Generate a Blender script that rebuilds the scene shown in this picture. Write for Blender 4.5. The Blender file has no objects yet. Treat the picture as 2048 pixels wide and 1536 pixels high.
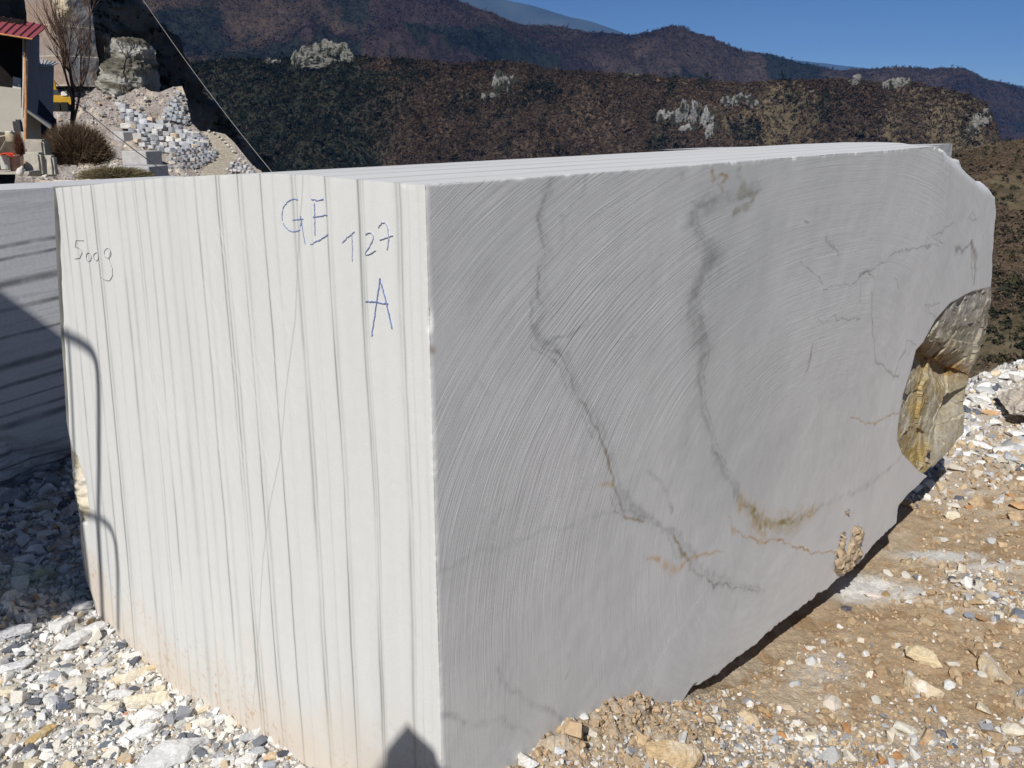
import bpy, bmesh, math, random
import numpy as np
R = math.radians
sc = bpy.context.scene
COL = sc.collection
# ------------------------------------------------------------------ camera, sky, sun, exposure
PITCH = R(17.0); EYE = 1.65; FPX = 1750.0
cam = bpy.data.cameras.new("camera"); camo = bpy.data.objects.new("camera", cam); COL.objects.link(camo)
cam.sensor_fit = 'HORIZONTAL'; cam.sensor_width = 36.0; cam.lens = 36.0 * FPX / 2048.0
cam.clip_start = 0.05; cam.clip_end = 60000
camo.location = (0, 0, EYE); camo.rotation_euler = (R(90) - PITCH, 0, 0)
sc.camera = camo
SUN_EL = R(42.0); SUN_H = (-.362, -.932)           # where the sun stands: behind the camera, a little to the left
sun_vec = np.array([SUN_H[0] * math.cos(SUN_EL), SUN_H[1] * math.cos(SUN_EL), math.sin(SUN_EL)])
w = bpy.data.worlds.new("World"); sc.world = w; w.use_nodes = True
nt = w.node_tree; bg = nt.nodes['Background']
sky = nt.nodes.new('ShaderNodeTexSky'); sky.sky_type = 'NISHITA'; sky.sun_disc = False
sky.sun_elevation = SUN_EL; sky.sun_rotation = math.atan2(SUN_H[0], SUN_H[1])
sky.altitude = 600; sky.air_density = 0.6; sky.dust_density = 0.0; sky.ozone_density = 6.0
nt.links.new(sky.outputs[0], bg.inputs[0]); bg.inputs[1].default_value = 0.055
sl = bpy.data.lights.new("sun", 'SUN'); slo = bpy.data.objects.new("sun", sl); COL.objects.link(slo)
sl.energy = 4.3; sl.angle = R(0.55); sl.color = (1.0, .965, .91)
from mathutils import Vector
slo.rotation_euler = Vector(sun_vec).to_track_quat('Z', 'Y').to_euler()
sc.view_settings.view_transform = 'Standard'; sc.view_settings.look = 'None'
sc.view_settings.exposure = 0.0; sc.view_settings.gamma = 1.0
sc.cycles.max_bounces = 6; sc.cycles.diffuse_bounces = 3; sc.cycles.volume_bounces = 0
sc.cycles.transparent_max_bounces = 6

# ------------------------------------------------------------------ pixel -> direction helpers (photo is 2048 x 1536)
CP, SP = math.cos(PITCH), math.sin(PITCH)
def ray(px, py):
    px = np.asarray(px, float); u = 768 - np.asarray(py, float)
    return np.stack([px - 1024 + 0 * u, u * SP + FPX * CP + 0 * px, u * CP - FPX * SP + 0 * px], -1)
def at(px, py, d):                                  # point seen at (px, py) whose ground distance along Y is d
    r = ray(px, py); t = np.asarray(d, float) / r[..., 1]
    return r * t[..., None] + np.array([0, 0, EYE])
def at_z(px, py, z):
    r = ray(px, py); t = (np.asarray(z, float) - EYE) / r[..., 2]
    return r * t[..., None] + np.array([0, 0, EYE])

# ------------------------------------------------------------------ numpy noise
def _h(ix, iy, iz, s):
    n = (ix.astype(np.int64) * 374761393 + iy.astype(np.int64) * 668265263 + iz.astype(np.int64) * 2147483647 + s * 1274126177) & 0xffffffff
    n = ((n ^ (n >> 13)) * 1274126177) & 0xffffffff
    n = ((n ^ (n >> 16)) * 2246822519) & 0xffffffff
    return ((n ^ (n >> 15)) & 0xffffff) / float(0xffffff)
def vn(P, s=0):
    P = np.asarray(P, float)
    if P.shape[-1] == 2: P = np.concatenate([P, np.zeros(P.shape[:-1] + (1,))], -1)
    i = np.floor(P).astype(np.int64); f = P - i; f = f * f * f * (f * (f * 6 - 15) + 10)
    x, y, z = i[..., 0], i[..., 1], i[..., 2]; fx, fy, fz = f[..., 0], f[..., 1], f[..., 2]
    L = lambda a, b, t: a + (b - a) * t
    a = L(_h(x, y, z, s), _h(x + 1, y, z, s), fx); b = L(_h(x, y + 1, z, s), _h(x + 1, y + 1, z, s), fx)
    c = L(_h(x, y, z + 1, s), _h(x + 1, y, z + 1, s), fx); d = L(_h(x, y + 1, z + 1, s), _h(x + 1, y + 1, z + 1, s), fx)
    return L(L(a, b, fy), L(c, d, fy), fz) * 2 - 1
def fbm(P, s=0, o=4, g=.5, l=2.03):
    P = np.asarray(P, float); a = 1.; r = 0.; n = 0.
    for k in range(o):
        r = r + a * vn(P + 17.3 * k, s + k); n += a; a *= g; P = P * l
    return r / n
def ridged(P, s=0, o=4):
    P = np.asarray(P, float); a = 1.; r = 0.; n = 0.
    for k in range(o):
        r = r + a * (1 - 2 * np.abs(vn(P + 9.1 * k, s + k))); n += a; a *= .5; P = P * 2.1
    return r / n
def worley(P, s=0):                                 # 2-D cell noise: distance to nearest feature, id of the cell
    i = np.floor(P).astype(np.int64); best = np.full(P.shape[:-1], 9.); idv = np.zeros(P.shape[:-1])
    for dx in (-1, 0, 1):
        for dy in (-1, 0, 1):
            cx, cy = i[..., 0] + dx, i[..., 1] + dy; z = np.zeros_like(cx)
            jx = _h(cx, cy, z, s); jy = _h(cx, cy, z, s + 1)
            d = np.hypot(cx + jx - P[..., 0], cy + jy - P[..., 1]); m = d < best
            best = np.where(m, d, best); idv = np.where(m, _h(cx, cy, z, s + 2), idv)
    return best, idv
def sstep(a, b, x):
    t = np.clip((np.asarray(x, float) - a) / (b - a), 0, 1); return t * t * (3 - 2 * t)
def mix(a, b, t):
    t = np.asarray(t)[..., None]; return np.asarray(a) * (1 - t) + np.asarray(b) * t
def segdist(P, poly):                               # distance to a polyline, and the parameter along it (0..n-1)
    best = np.full(len(P), 1e9); par = np.zeros(len(P))
    poly = np.asarray(poly, float)
    for k in range(len(poly) - 1):
        a, b = poly[k], poly[k + 1]; ab = b - a
        t = np.clip(((P - a) @ ab) / max(ab @ ab, 1e-12), 0, 1)
        d = np.hypot(*(P - a - t[:, None] * ab).T); m = d < best
        best = np.where(m, d, best); par = np.where(m, k + t, par)
    return best, par
def inpoly(P, poly):
    x, y = P[:, 0], P[:, 1]; c = np.zeros(len(P), bool); n = len(poly); j = n - 1
    for i in range(n):
        xi, yi = poly[i]; xj, yj = poly[j]
        k = ((yi > y) != (yj > y)) & (x < (xj - xi) * (y - yi) / ((yj - yi) if yj != yi else 1e-12) + xi)
        c ^= k; j = i
    return c

# ------------------------------------------------------------------ object helpers
def props(o, label=None, cat=None, group=None, kind=None):
    if label: o['label'] = label
    if cat: o['category'] = cat
    if group: o['group'] = group
    if kind: o['kind'] = kind
    return o
def thing(name, label, cat, loc=(0, 0, 0), rotz=0, group=None):
    o = bpy.data.objects.new(name, None); COL.objects.link(o); o.location = loc; o.rotation_euler = (0, 0, rotz)
    o.empty_display_size = .1
    return props(o, label, cat, group)
def mesh_np(verts, faces, col=None, smooth=True):
    """faces: list of int arrays (n,3) or (n,4)"""
    me = bpy.data.meshes.new("m"); verts = np.asarray(verts, np.float32).reshape(-1, 3)
    if not isinstance(faces, (list, tuple)): faces = [faces]
    faces = [np.asarray(f, np.int32) for f in faces if len(f)]
    loops = np.concatenate([f.ravel() for f in faces]); tot = np.concatenate([np.full(len(f), f.shape[1], np.int32) for f in faces])
    st = np.concatenate([[0], np.cumsum(tot)[:-1]]).astype(np.int32)
    me.vertices.add(len(verts)); me.vertices.foreach_set('co', verts.ravel())
    me.loops.add(len(loops)); me.loops.foreach_set('vertex_index', loops)
    me.polygons.add(len(tot)); me.polygons.foreach_set('loop_start', st); me.polygons.foreach_set('loop_total', tot)
    me.polygons.foreach_set('use_smooth', np.full(len(tot), smooth))
    if col is not None:
        col = np.asarray(col, np.float32)
        if col.shape[1] == 3: col = np.concatenate([col, np.ones((len(col), 1), np.float32)], 1)
        a = me.color_attributes.new("Col", 'FLOAT_COLOR', 'POINT'); a.data.foreach_set('color', col.ravel())
    me.update(calc_edges=True)
    return me
def obj(name, me, mat, parent=None):
    o = bpy.data.objects.new(name, me); me.name = name; COL.objects.link(o)
    if mat: me.materials.append(mat)
    if parent: o.parent = parent
    return o
def grid_faces(nr, nc, off=0, wrap=False):
    r = np.arange(nr - 1)[:, None]; c = np.arange(nc if wrap else nc - 1)[None]
    c2 = (c + 1) % nc
    return np.stack([r * nc + c, r * nc + c2, (r + 1) * nc + c2, (r + 1) * nc + c], -1).reshape(-1, 4) + off
class MB:
    """collects shapes into one mesh"""
    def __init__(s): s.v = []; s.f = []; s.n = 0
    def add(s, v, f):
        v = np.asarray(v, float); s.v.append(v)
        for a in (f if isinstance(f, (list, tuple)) else [f]): s.f.append(np.asarray(a) + s.n)
        s.n += len(v); return s
    def box(s, c, size, rz=0, rx=0, ry=0, M=None):
        x, y, z = np.array(size) / 2.
        v = np.array([[-x, -y, -z], [x, -y, -z], [x, y, -z], [-x, y, -z], [-x, -y, z], [x, -y, z], [x, y, z], [-x, y, z]])
        if M is None: M = rot(rx, ry, rz)
        f = np.array([[0, 3, 2, 1], [4, 5, 6, 7], [0, 1, 5, 4], [1, 2, 6, 5], [2, 3, 7, 6], [3, 0, 4, 7]])
        return s.add(v @ M.T + np.array(c), f)
    def hexa(s, v8):
        f = np.array([[0, 3, 2, 1], [4, 5, 6, 7], [0, 1, 5, 4], [1, 2, 6, 5], [2, 3, 7, 6], [3, 0, 4, 7]])
        return s.add(v8, f)
    def tube(s, pts, r, n=8, cap=True):
        pts = np.asarray(pts, float); r = np.broadcast_to(r, (len(pts),))
        T = np.gradient(pts, axis=0); T /= np.linalg.norm(T, axis=1)[:, None] + 1e-9
        up = np.array([0, 0, 1.]) if abs(T[0][2]) < .9 else np.array([1., 0, 0])
        N = np.cross(T[0], up); N /= np.linalg.norm(N); rings = []
        for k in range(len(pts)):
            N = N - T[k] * (N @ T[k]); N /= np.linalg.norm(N) + 1e-9; B = np.cross(T[k], N)
            a = np.linspace(0, 2 * np.pi, n, endpoint=False)[:, None]
            rings.append(pts[k] + r[k] * (np.cos(a) * N + np.sin(a) * B))
        v = np.concatenate(rings); fs = [grid_faces(len(pts), n, 0, True)]
        if cap:
            v = np.concatenate([v, pts[:1], pts[-1:]]); m = len(pts) * n; i = np.arange(n); j = (i + 1) % n
            fs.append(np.stack([j, i, np.full(n, m)], -1)); fs.append(np.stack([i + (len(pts) - 1) * n, j + (len(pts) - 1) * n, np.full(n, m + 1)], -1))
        return s.add(v, fs)
    def lathe(s, c, prof, n=20):
        a = np.linspace(0, 2 * np.pi, n, endpoint=False)
        v = np.concatenate([np.stack([r * np.cos(a), r * np.sin(a), np.full(n, z)], -1) for r, z in prof]) + np.array(c)
        return s.add(v, grid_faces(len(prof), n, 0, True))
    def mesh(s, smooth=False, col=None): return mesh_np(np.concatenate(s.v), s.f, col, smooth)
    def build(s, name, mat, parent=None, smooth=False): return obj(name, s.mesh(smooth), mat, parent)
def rot(rx=0, ry=0, rz=0):
    cx, sx, cy, sy, cz, sz = math.cos(rx), math.sin(rx), math.cos(ry), math.sin(ry), math.cos(rz), math.sin(rz)
    X = np.array([[1, 0, 0], [0, cx, -sx], [0, sx, cx]]); Y = np.array([[cy, 0, sy], [0, 1, 0], [-sy, 0, cy]]); Z = np.array([[cz, -sz, 0], [sz, cz, 0], [0, 0, 1]])
    return Z @ Y @ X

# ------------------------------------------------------------------ materials
class NT:
    def __init__(s, name, rough=.8, spec=.3):
        s.m = bpy.data.materials.new(name); s.m.use_nodes = True; s.t = s.m.node_tree
        s.b = s.t.nodes['Principled BSDF']; s.b.inputs['Roughness'].default_value = rough
        s.b.inputs['Specular IOR Level'].default_value = spec
    def n(s, typ, inp=None, **kw):
        x = s.t.nodes.new(typ)
        for k, v in kw.items(): setattr(x, k, v)
        for k, v in (inp or {}).items():
            if isinstance(v, bpy.types.NodeSocket): s.t.links.new(v, x.inputs[k])
            else: x.inputs[k].default_value = v
        return x
    def math(s, op, a, b=0.0, c=0.0): return s.n('ShaderNodeMath', {0: a, 1: b, 2: c}, operation=op).outputs[0]
    def obj(s): return s.n('ShaderNodeTexCoord').outputs['Object']
    def attr(s): return s.n('ShaderNodeVertexColor', layer_name="Col").outputs['Color']
    def noise(s, vec, scale, detail=4, rough=.55): return s.n('ShaderNodeTexNoise', {'Vector': vec, 'Scale': scale, 'Detail': detail, 'Roughness': rough}).outputs['Fac']
    def ramp(s, fac, stops):
        r = s.n('ShaderNodeValToRGB', {'Fac': fac}); e = r.color_ramp.elements
        while len(e) < len(stops): e.new(.5)
        for k, (p, c) in enumerate(stops): e[k].position = p; e[k].color = (*c, 1) if len(c) == 3 else c
        return r.outputs['Color']
    def mul(s, a, b, fac=1.0): 
        x = s.n('ShaderNodeMix', data_type='RGBA', blend_type='MULTIPLY'); 
        for i, v in ((0, fac), (6, a), (7, b)):
            if isinstance(v, bpy.types.NodeSocket): s.t.links.new(v, x.inputs[i])
            else: x.inputs[i].default_value = v
        return x.outputs[2]
    def mixc(s, fac, a, b):
        x = s.n('ShaderNodeMix', data_type='RGBA')
        for i, v in ((0, fac), (6, a), (7, b)):
            if isinstance(v, bpy.types.NodeSocket): s.t.links.new(v, x.inputs[i])
            else: x.inputs[i].default_value = (*v, 1) if len(v) == 3 else v
        return x.outputs[2]
    def color(s, c):
        if isinstance(c, bpy.types.NodeSocket): s.t.links.new(c, s.b.inputs['Base Color'])
        else: s.b.inputs['Base Color'].default_value = (*c, 1)
        return s
    def bump(s, h, strength=.5, dist=.01, prev=None):
        b = s.n('ShaderNodeBump', {'Height': h, 'Strength': strength, 'Distance': dist})
        if prev is not None: s.t.links.new(prev, b.inputs['Normal'])
        s.t.links.new(b.outputs[0], s.b.inputs['Normal']); return b.outputs[0]
def simple(name, c, rough=.7, spec=.3, var=.25, scale=6, bump=.2, bd=.01, metal=0):
    q = NT(name, rough, spec); o = q.obj(); n = q.noise(o, scale, 5)
    lo = tuple(x * (1 - var) for x in c); hi = tuple(min(1, x * (1 + var)) for x in c)
    q.color(q.ramp(n, [(.3, lo), (.7, hi)])); q.b.inputs['Metallic'].default_value = metal
    if bump: q.bump(q.noise(o, scale * 5, 4), bump, bd)
    return q.m
def attr_mat(name, rough=.9, spec=.2, var=.2, scale=30, bump=.3, bd=.01, detail=5):
    q = NT(name, rough, spec); o = q.obj(); n = q.noise(o, scale, detail, .6)
    q.color(q.mul(q.attr(), q.ramp(n, [(.25, (1 - var,) * 3), (.75, (1 + var,) * 3)])))
    if bump: q.bump(n, bump, bd)
    return q.m
# ================================================================== THE MARBLE BLOCK
F0 = np.array([-.164, 1.69]); AX = np.array([-.731, .682]); BX = np.array([.682, .731])   # u runs left-back, v runs right-back
TZ = math.atan2(BX[1], BX[0])                      # rotation of the block's own frame: local x = v, local y = u
def on_right(pts):                                 # photo pixels -> (v, z) on the right-hand face
    r = ray([p[0] for p in pts], [p[1] for p in pts]); t = (F0 @ AX) / (r[:, :2] @ AX)
    p = r[:, :2] * t[:, None]; return np.stack([(p - F0) @ BX, EYE + r[:, 2] * t], -1)
def on_left(pts):                                  # -> (u, z) on the left-hand face
    r = ray([p[0] for p in pts], [p[1] for p in pts]); t = (F0 @ BX) / (r[:, :2] @ BX)
    p = r[:, :2] * t[:, None]; return np.stack([(p - F0) @ AX, EYE + r[:, 2] * t], -1)
def uv_of(x, y):
    q = np.stack([x, y], -1) - F0; return q @ AX, q @ BX
def w_of(u, v): return F0[0] + AX[0] * u + BX[0] * v, F0[1] + AX[1] * u + BX[1] * v

# -- ground height near the block
def ground(x, y):
    x = np.asarray(x, float); y = np.asarray(y, float); u, v = uv_of(x, y); r = np.hypot(x, y)
    gv = np.interp(v, [-.5, 0, .3, .62, .9, 1.1, 1.4, 2.5, 4, 5, 6], [.0, .06, .03, -.03, -.14, -.22, -.32, -.43, -.46, -.38, -.22])
    far = sstep(-.25, -.9, u) * sstep(.9, .2, v); gv = gv * (1 - far) + (-.12) * far
    g_tr = .03 * np.exp(-((u + .02) / .22) ** 2) * sstep(1.0, 1.7, v); gv = gv - g_tr
    hu = np.interp(u, [-1, 0, .5, .75, 1.4, 2.1, 3], [.05, .06, -.13, -.17, -.3, -.26, -.22])
    w_ = sstep(-.05, .2, u) * sstep(.9, .15, v)
    g = gv * (1 - w_) + hu * w_
    yard = sstep(6, 14, r); g = g * (1 - yard) + .0 * yard
    az = np.arctan2(x, y)
    # the bench ends: beyond about seven metres the ground falls away to the right, on the left the yard goes on to the shed
    yw = sstep(R(-21.5), R(-25.0), az); edge = yw * (25 + .6 * np.sin(az * 40)) + (1 - yw) * (7.0 + .6 * np.sin(az * 13) + .3 * np.sin(az * 37))
    edge = edge + 0 * r
    g = g - 34 * sstep(0, 46, r - edge) - .35 * np.clip(r - edge, 0, 8)
    return g

# -- outline of the right-hand face in (v, z), counter-clockwise from the front bottom corner
bot = on_right([(1380, 1385), (1450, 1340), (1550, 1262), (1640, 1190), (1668, 1168), (1720, 1128), (1755, 1085), (1795, 1048), (1797, 1012), (1835, 975), (1880, 932), (1935, 868)])
rgt = on_right([(1943, 790), (1950, 745), (1962, 700), (1975, 650), (1985, 590), (1988, 500), (1994, 440), (1994, 390), (1982, 366), (1958, 352), (1945, 345), (1938, 328), (1915, 308), (1900, 297), (1880, 292)])
ol = np.concatenate([[[0, -.32], [.9, -.3]], bot, rgt, [[2.2, 1.531], [1.0, 1.529], [0, 1.526]]])
def resample(poly, step):
    P = [poly[0]]; kinds = [0]
    n = len(poly)
    for k in range(n):
        a, b = poly[k], poly[(k + 1) % n]; m = max(1, int(np.hypot(*(b - a)) / step))
        for j in range(1, m + 1): P.append(a + (b - a) * j / m); kinds.append(k)
    return np.array(P[:-1]), np.array(kinds[:-1])
OL, OK = resample(ol, .006)
rough_part = (OK >= 1) & (OK < len(ol) - 4)
wob = fbm(OL * 9, 3, 4) * .022 + fbm(OL * 40, 4, 3) * .008
cen = np.array([1.9, .62]); dirn = OL - cen; dirn /= np.linalg.norm(dirn, axis=1)[:, None]
OL = OL + dirn * (wob * rough_part)[:, None]
# broken pocket at the far end (photo outline)
pocket = on_right([(2010, 565), (1940, 584), (1900, 606), (1870, 640), (1846, 684), (1832, 700), (1822, 740), (1806, 790), (1796, 850), (1795, 882), (1804, 908), (1838, 943), (1872, 960), (1990, 950), (2100, 700)])
ledge = on_right([(1825, 688), (1870, 706), (1905, 728), (1950, 752)])
crease = on_right([(1950, 765), (1905, 800), (1885, 850), (1868, 900), (1845, 945)])
def facets(Q, sc, amp, seed):
    P = Q * sc + .25 * np.stack([fbm(Q * sc * 1.3, seed + 5, 3), fbm(Q * sc * 1.3, seed + 6, 3)], -1); i = np.floor(P).astype(np.int64); best = np.full(len(P), 9.); o = np.zeros(len(P)); z = np.zeros(len(P), np.int64)
    for a_ in (-1, 0, 1):
        for b_ in (-1, 0, 1):
            cx, cy = i[:, 0] + a_, i[:, 1] + b_; jx, jy = cx + _h(cx, cy, z, seed), cy + _h(cx, cy, z, seed + 1); d = np.hypot(P[:, 0] - jx, P[:, 1] - jy); m = d < best; best = np.where(m, d, best)
            o = np.where(m, (P[:, 0] - jx) * (_h(cx, cy, z, seed + 2) - .5) * 2 + (P[:, 1] - jy) * (_h(cx, cy, z, seed + 3) - .5) * 2 + (_h(cx, cy, z, seed + 4) - .5) * .7, o)
    return amp * o
def pocket_depth(Q):
    ins = inpoly(Q, pocket); d, _ = segdist(Q, pocket[:12])
    above = (Q[:, 1] > np.interp(Q[:, 0], ledge[:, 0], ledge[:, 1]))
    rightof = Q[:, 0] > np.interp(Q[:, 1], crease[::-1, 1], crease[::-1, 0])
    n1 = fbm(Q * 7, 11, 4); n2 = fbm(Q * 26, 12, 3); n3 = ridged(Q * np.array([9, 14]), 17, 4)
    up = .008 + .045 * d + .006 * n1 + .003 * n2 + .003 * n3
    lft = .008 + .022 * sstep(0, .03, d) + .02 * d + .008 * n1 + .004 * n2 + .003 * n3 + .02 * np.abs(fbm(Q * 3.1 + 4, 19, 2))
    dc, _ = segdist(Q, crease)
    rg = .05 + .10 * sstep(0, .03, dc) - .11 * sstep(.05, .35, dc) + .010 * n1 + .005 * n2 + .004 * n3
    dl, _ = segdist(Q, ledge)
    up = up + .04 * np.exp(-(dl / .05) ** 2)
    low = .06 * np.exp(-(dl / .10) ** 2)
    o = np.where(above, up, np.where(rightof, rg, lft) + low)
    do, _ = segdist(Q, np.concatenate([rgt[:8], bot[-4:]][::-1])); o = o * (1 - .85 * sstep(.30, .0, do) * (Q[:, 0] > 3.3)) 
    o = o + facets(Q * np.array([.8, 1.2]), 4, .016, 23) * sstep(0, .05, d) + facets(Q, 14, .006, 33)
    return np.where(ins, o * sstep(0, .012, d), 0), ins
# fan mesh: rings from the centre out to the outline
NRg = 330; rr = np.concatenate([np.linspace(.004, .985, NRg - 6), [.989, .992, .995, .9975, .999, 1.0]])
Q = (cen[None, None] + rr[:, None, None] * (OL - cen)[None]).reshape(-1, 2); NO = len(OL)
dep, ins = pocket_depth(Q)
# face is not perfectly flat; edges slightly worn
und = .004 * fbm(Q * 1.3, 21, 3) + .0012 * fbm(Q * 9, 22, 3)
ringr = np.repeat(rr, NO); wear = np.where(np.tile(rough_part, NRg), .02 * sstep(.985, 1.0, ringr), .0012 * sstep(.998, 1.0, ringr))
# the chip at the top far corner
chip = on_right([(1896, 295), (1912, 309), (1940, 334), (1962, 356), (1990, 370)]); dchip, _ = segdist(Q, chip)
wear = wear + .03 * np.exp(-(dchip / .03) ** 2)
X, Z = Q[:, 0], Q[:, 1]; Y = dep + und + wear
# a shallow scoop runs to the far upper corner
sc_d, _ = segdist(Q, on_right([(1990, 395), (1920, 398), (1850, 415), (1780, 440)]))
Y = Y + .0
# ---- colour of the right face
def paint_right(Q, Y, ins, dep):
    n = len(Q); wp = Q + .022 * np.stack([fbm(Q * 6, 31, 3), fbm(Q * 6, 32, 3)], -1) + .016 * np.stack([fbm(Q * 22, 33, 4), fbm(Q * 22, 34, 4)], -1)
    crackle = .45 + .9 * np.clip(.5 + fbm(Q * 55, 40, 3) * 1.2, 0, 1)
    c = np.tile([.735, .733, .722], (n, 1))
    c *= (1 + .05 * fbm(Q * 2.2, 35, 4) + .025 * fbm(Q * 14, 36, 3))[:, None]
    brk = np.clip(.85 + .9 * fbm(Q * 17, 37, 3), .3, 1.3); brk2 = np.clip((.8 + .8 * fbm(Q * 8, 38, 4)) * crackle, .15, 1.2)
    rx_ = (np.abs((Q[:, 0] - 1.9) / 1.25) ** 2.6 + np.abs((Q[:, 1] - .34) * 1.28) ** 2.6) ** (1 / 2.6); tx_ = np.arctan2((Q[:, 1] - .34) * 1.28, (Q[:, 0] - 1.9) / 1.25)
    strk = fbm(np.stack([rx_ * 55, tx_ * 5], -1), 41, 4); c = c * (1 + .05 * strk)[:, None]
    cloud = sstep(.02, .42, fbm(wp * 1.6, 42, 5) + .10 * strk) * sstep(2.6, 1.2, Q[:, 0]); c = mix(c, [.60, .61, .60], cloud * .5)
    c = mix(c, [.78, .77, .76], sstep(.05, .45, fbm(wp * 2.2 + 9, 43, 5)) * .7)
    hair = sstep(.90, .985, ridged(wp * 3.1 + 5, 44, 2)) * sstep(-.1, .3, fbm(Q * 2, 45, 2)); c = mix(c, [.48, .47, .45], hair * .35)
    def vein(pts, wid, col, k, soft=2.2, b=None):
        nonlocal c
        d, par = segdist(wp, on_right(pts)); wv = np.interp(par, np.arange(len(wid)), wid) if hasattr(wid, '__len__') else wid
        wide = wv > .012; wv = wv * (1 + .5 * strk * wide) * np.where(wide, .85, .75)
        st_ = np.where(wide, np.clip(.72 + .8 * strk + .4 * fbm(Q * 70, 46, 2), .25, 1.2), np.clip(1.05 + .9 * fbm(Q * 45, 47, 2), .5, 1.4))
        m = np.clip(np.exp(-(d / wv) ** soft) * (b if b is not None else 1) * k * .74 * st_, 0, 1); c = mix(c, col, m)
    G = [.40, .41, .40]; OC = [.50, .36, .15]; RU = [.42, .24, .09]; DK = [.33, .32, .31]
    v1 = [(1100, 350), (1095, 385), (1075, 440), (1085, 480), (1092, 515), (1070, 545), (1082, 600), (1095, 625), (1062, 655), (1078, 690), (1110, 702), (1140, 735), (1165, 795), (1200, 860), (1216, 910), (1222, 965), (1242, 1012), (1290, 1040), (1350, 1060), (1372, 1105), (1400, 1145), (1450, 1168), (1520, 1190)]
    vein(v1, .022, G, .55, b=brk2); vein(v1, .005, DK, .75, b=brk)
    vein([(1180, 352), (1168, 390), (1150, 408), (1122, 440), (1118, 480)], .005, G, .7, b=brk)
    vein([(1062, 600), (1060, 640), (1085, 685), (1150, 670), (1170, 640)], .007, G, .7, b=brk)
    v2 = [(1508, 382), (1480, 402), (1440, 400), (1390, 412), (1382, 445), (1405, 480), (1425, 520), (1400, 570), (1384, 610), (1400, 650), (1408, 700), (1398, 750), (1408, 830), (1428, 910), (1465, 985), (1490, 1018)]
    vein(v2, [.03, .02, .05, .05, .04, .05, .07, .07, .05, .06, .05, .02, .018, .02, .022, .02], G, .72, b=brk2)
    vein(v2, [.004, .006, .01, .01, .014, .02, .03, .026, .02, .026, .02, .008, .008, .008, .01, .01], [.40, .40, .385], .75, b=brk)
    vein([(p_[0] + 9, p_[1]) for p_ in v2], .0035, [.36, .35, .33], .7, b=np.clip(brk * (fbm(Q * 4, 48, 2) > -.15), 0, 1)); vein([(p_[0] - 14, p_[1] + 6) for p_ in v1[4:20]], .003, DK, .7, b=np.clip(brk * (fbm(Q * 5, 49, 2) > 0), 0, 1)); vein([(p_[0] + 12, p_[1] - 4) for p_ in v1], .010, G, .4, b=brk2)
    v3 = [(1468, 990), (1500, 1028), (1545, 1050), (1600, 1040), (1660, 1010), (1710, 985), (1760, 958), (1800, 915)]
    vein(v3, [.03, .03, .024, .022, .02, .018, .018, .02], G, .6, b=brk2)
    vein([(1478, 1005), (1510, 1038), (1560, 1052), (1625, 1028)], [.04, .055, .055, .04], [.60, .46, .27], 1.3, b=np.clip(brk2, .6, 1))
    vein([(1485, 1012), (1515, 1040), (1560, 1050), (1600, 1036)], .018, [.36, .29, .12], 1.2, b=brk)
    vein([(1455, 1035), (1465, 1068), (1530, 1080), (1580, 1092), (1630, 1099), (1678, 1102)], .006, [.56, .32, .11], .95, b=np.clip(brk, .4, 1))
    vein([(1290, 1112), (1328, 1122), (1346, 1136), (1380, 1116), (1445, 1103)], [.004, .014, .02, .01, .004], [.66, .43, .22], .8)
    for p in ([(1213, 905), (1220, 965)], [(1245, 1030), (1282, 1046)], [(1350, 1062), (1376, 1112), (1384, 1135)]): vein(p, .006, [.34, .22, .08], .95)
    vein([(1200, 962), (1222, 968)], .01, [.6, .42, .2], .6)
    vein([(1424, 330), (1430, 350), (1425, 358)], .012, [.42, .31, .14], .85); vein([(1440, 347), (1460, 350), (1438, 372), (1448, 382)], .007, [.46, .33, .15], .8)
    vein([(1484, 326), (1480, 345), (1490, 362), (1482, 388), (1510, 386), (1498, 410), (1470, 430)], [.012, .016, .012, .02, .01, .012, .012], [.36, .34, .26], .8, b=np.clip(brk + .3, 0, 1))
    vein([(1150, 350), (1160, 352), (1230, 345)], .01, G, .4)
    for p, wd in (([(1650, 478), (1682, 502)], .01), ([(1720, 552), (1735, 540), (1745, 556)], .008), ([(1722, 548), (1800, 505), (1850, 488), (1875, 490)], .006), ([(1725, 560), (1722, 605)], .005), ([(1740, 590), (1745, 660), (1752, 720), (1775, 742), (1800, 748)], .007), ([(1792, 752), (1800, 722), (1812, 705), (1815, 680), (1832, 690)], [.004, .008, .012, .005, .004]), ([(1622, 700), (1612, 745)], .011), ([(1740, 610), (1760, 520)], .003), ([(1650, 575), (1700, 570), (1722, 552)], .004), ([(1935, 436), (1945, 420), (1952, 436), (1938, 434)], .006), ([(1885, 485), (1862, 470), (1905, 450)], .005), ([(1600, 530), (1650, 560)], .004), ([(1880, 605), (1850, 612), (1870, 640)], .005), ([(1640, 640), (1720, 640)], .004), ([(1608, 450), (1618, 452)], .006), ([(1790, 560), (1800, 575)], .006)):
        vein(p, wd, DK, .75, b=np.clip(brk + .25, 0, 1))
    vein([(1943, 484), (1951, 512), (1948, 560)], [.012, .026, .012], [.27, .22, .18], .9); vein([(1912, 495), (1925, 502), (1943, 484)], [.022, .012, .008], [.25, .21, .18], .85); vein([(1943, 490), (1944, 572)], .004, DK, .8)
    vein([(1700, 835), (1740, 850), (1795, 826), (1815, 815)], .006, [.52, .33, .15], .7)
    vein([(1000, 1335), (1015, 1362), (1050, 1390), (1090, 1410), (1130, 1440)], .010, G, .55, b=brk2); vein([(875, 1430), (920, 1448), (990, 1450), (1060, 1458)], .010, G, .55, b=brk2)
    vein([(876, 1142), (980, 1100), (1100, 1062), (1230, 1020)], .008, G, .3); vein([(865, 690), (872, 692)], .008, [.4, .3, .2], .7)
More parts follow.
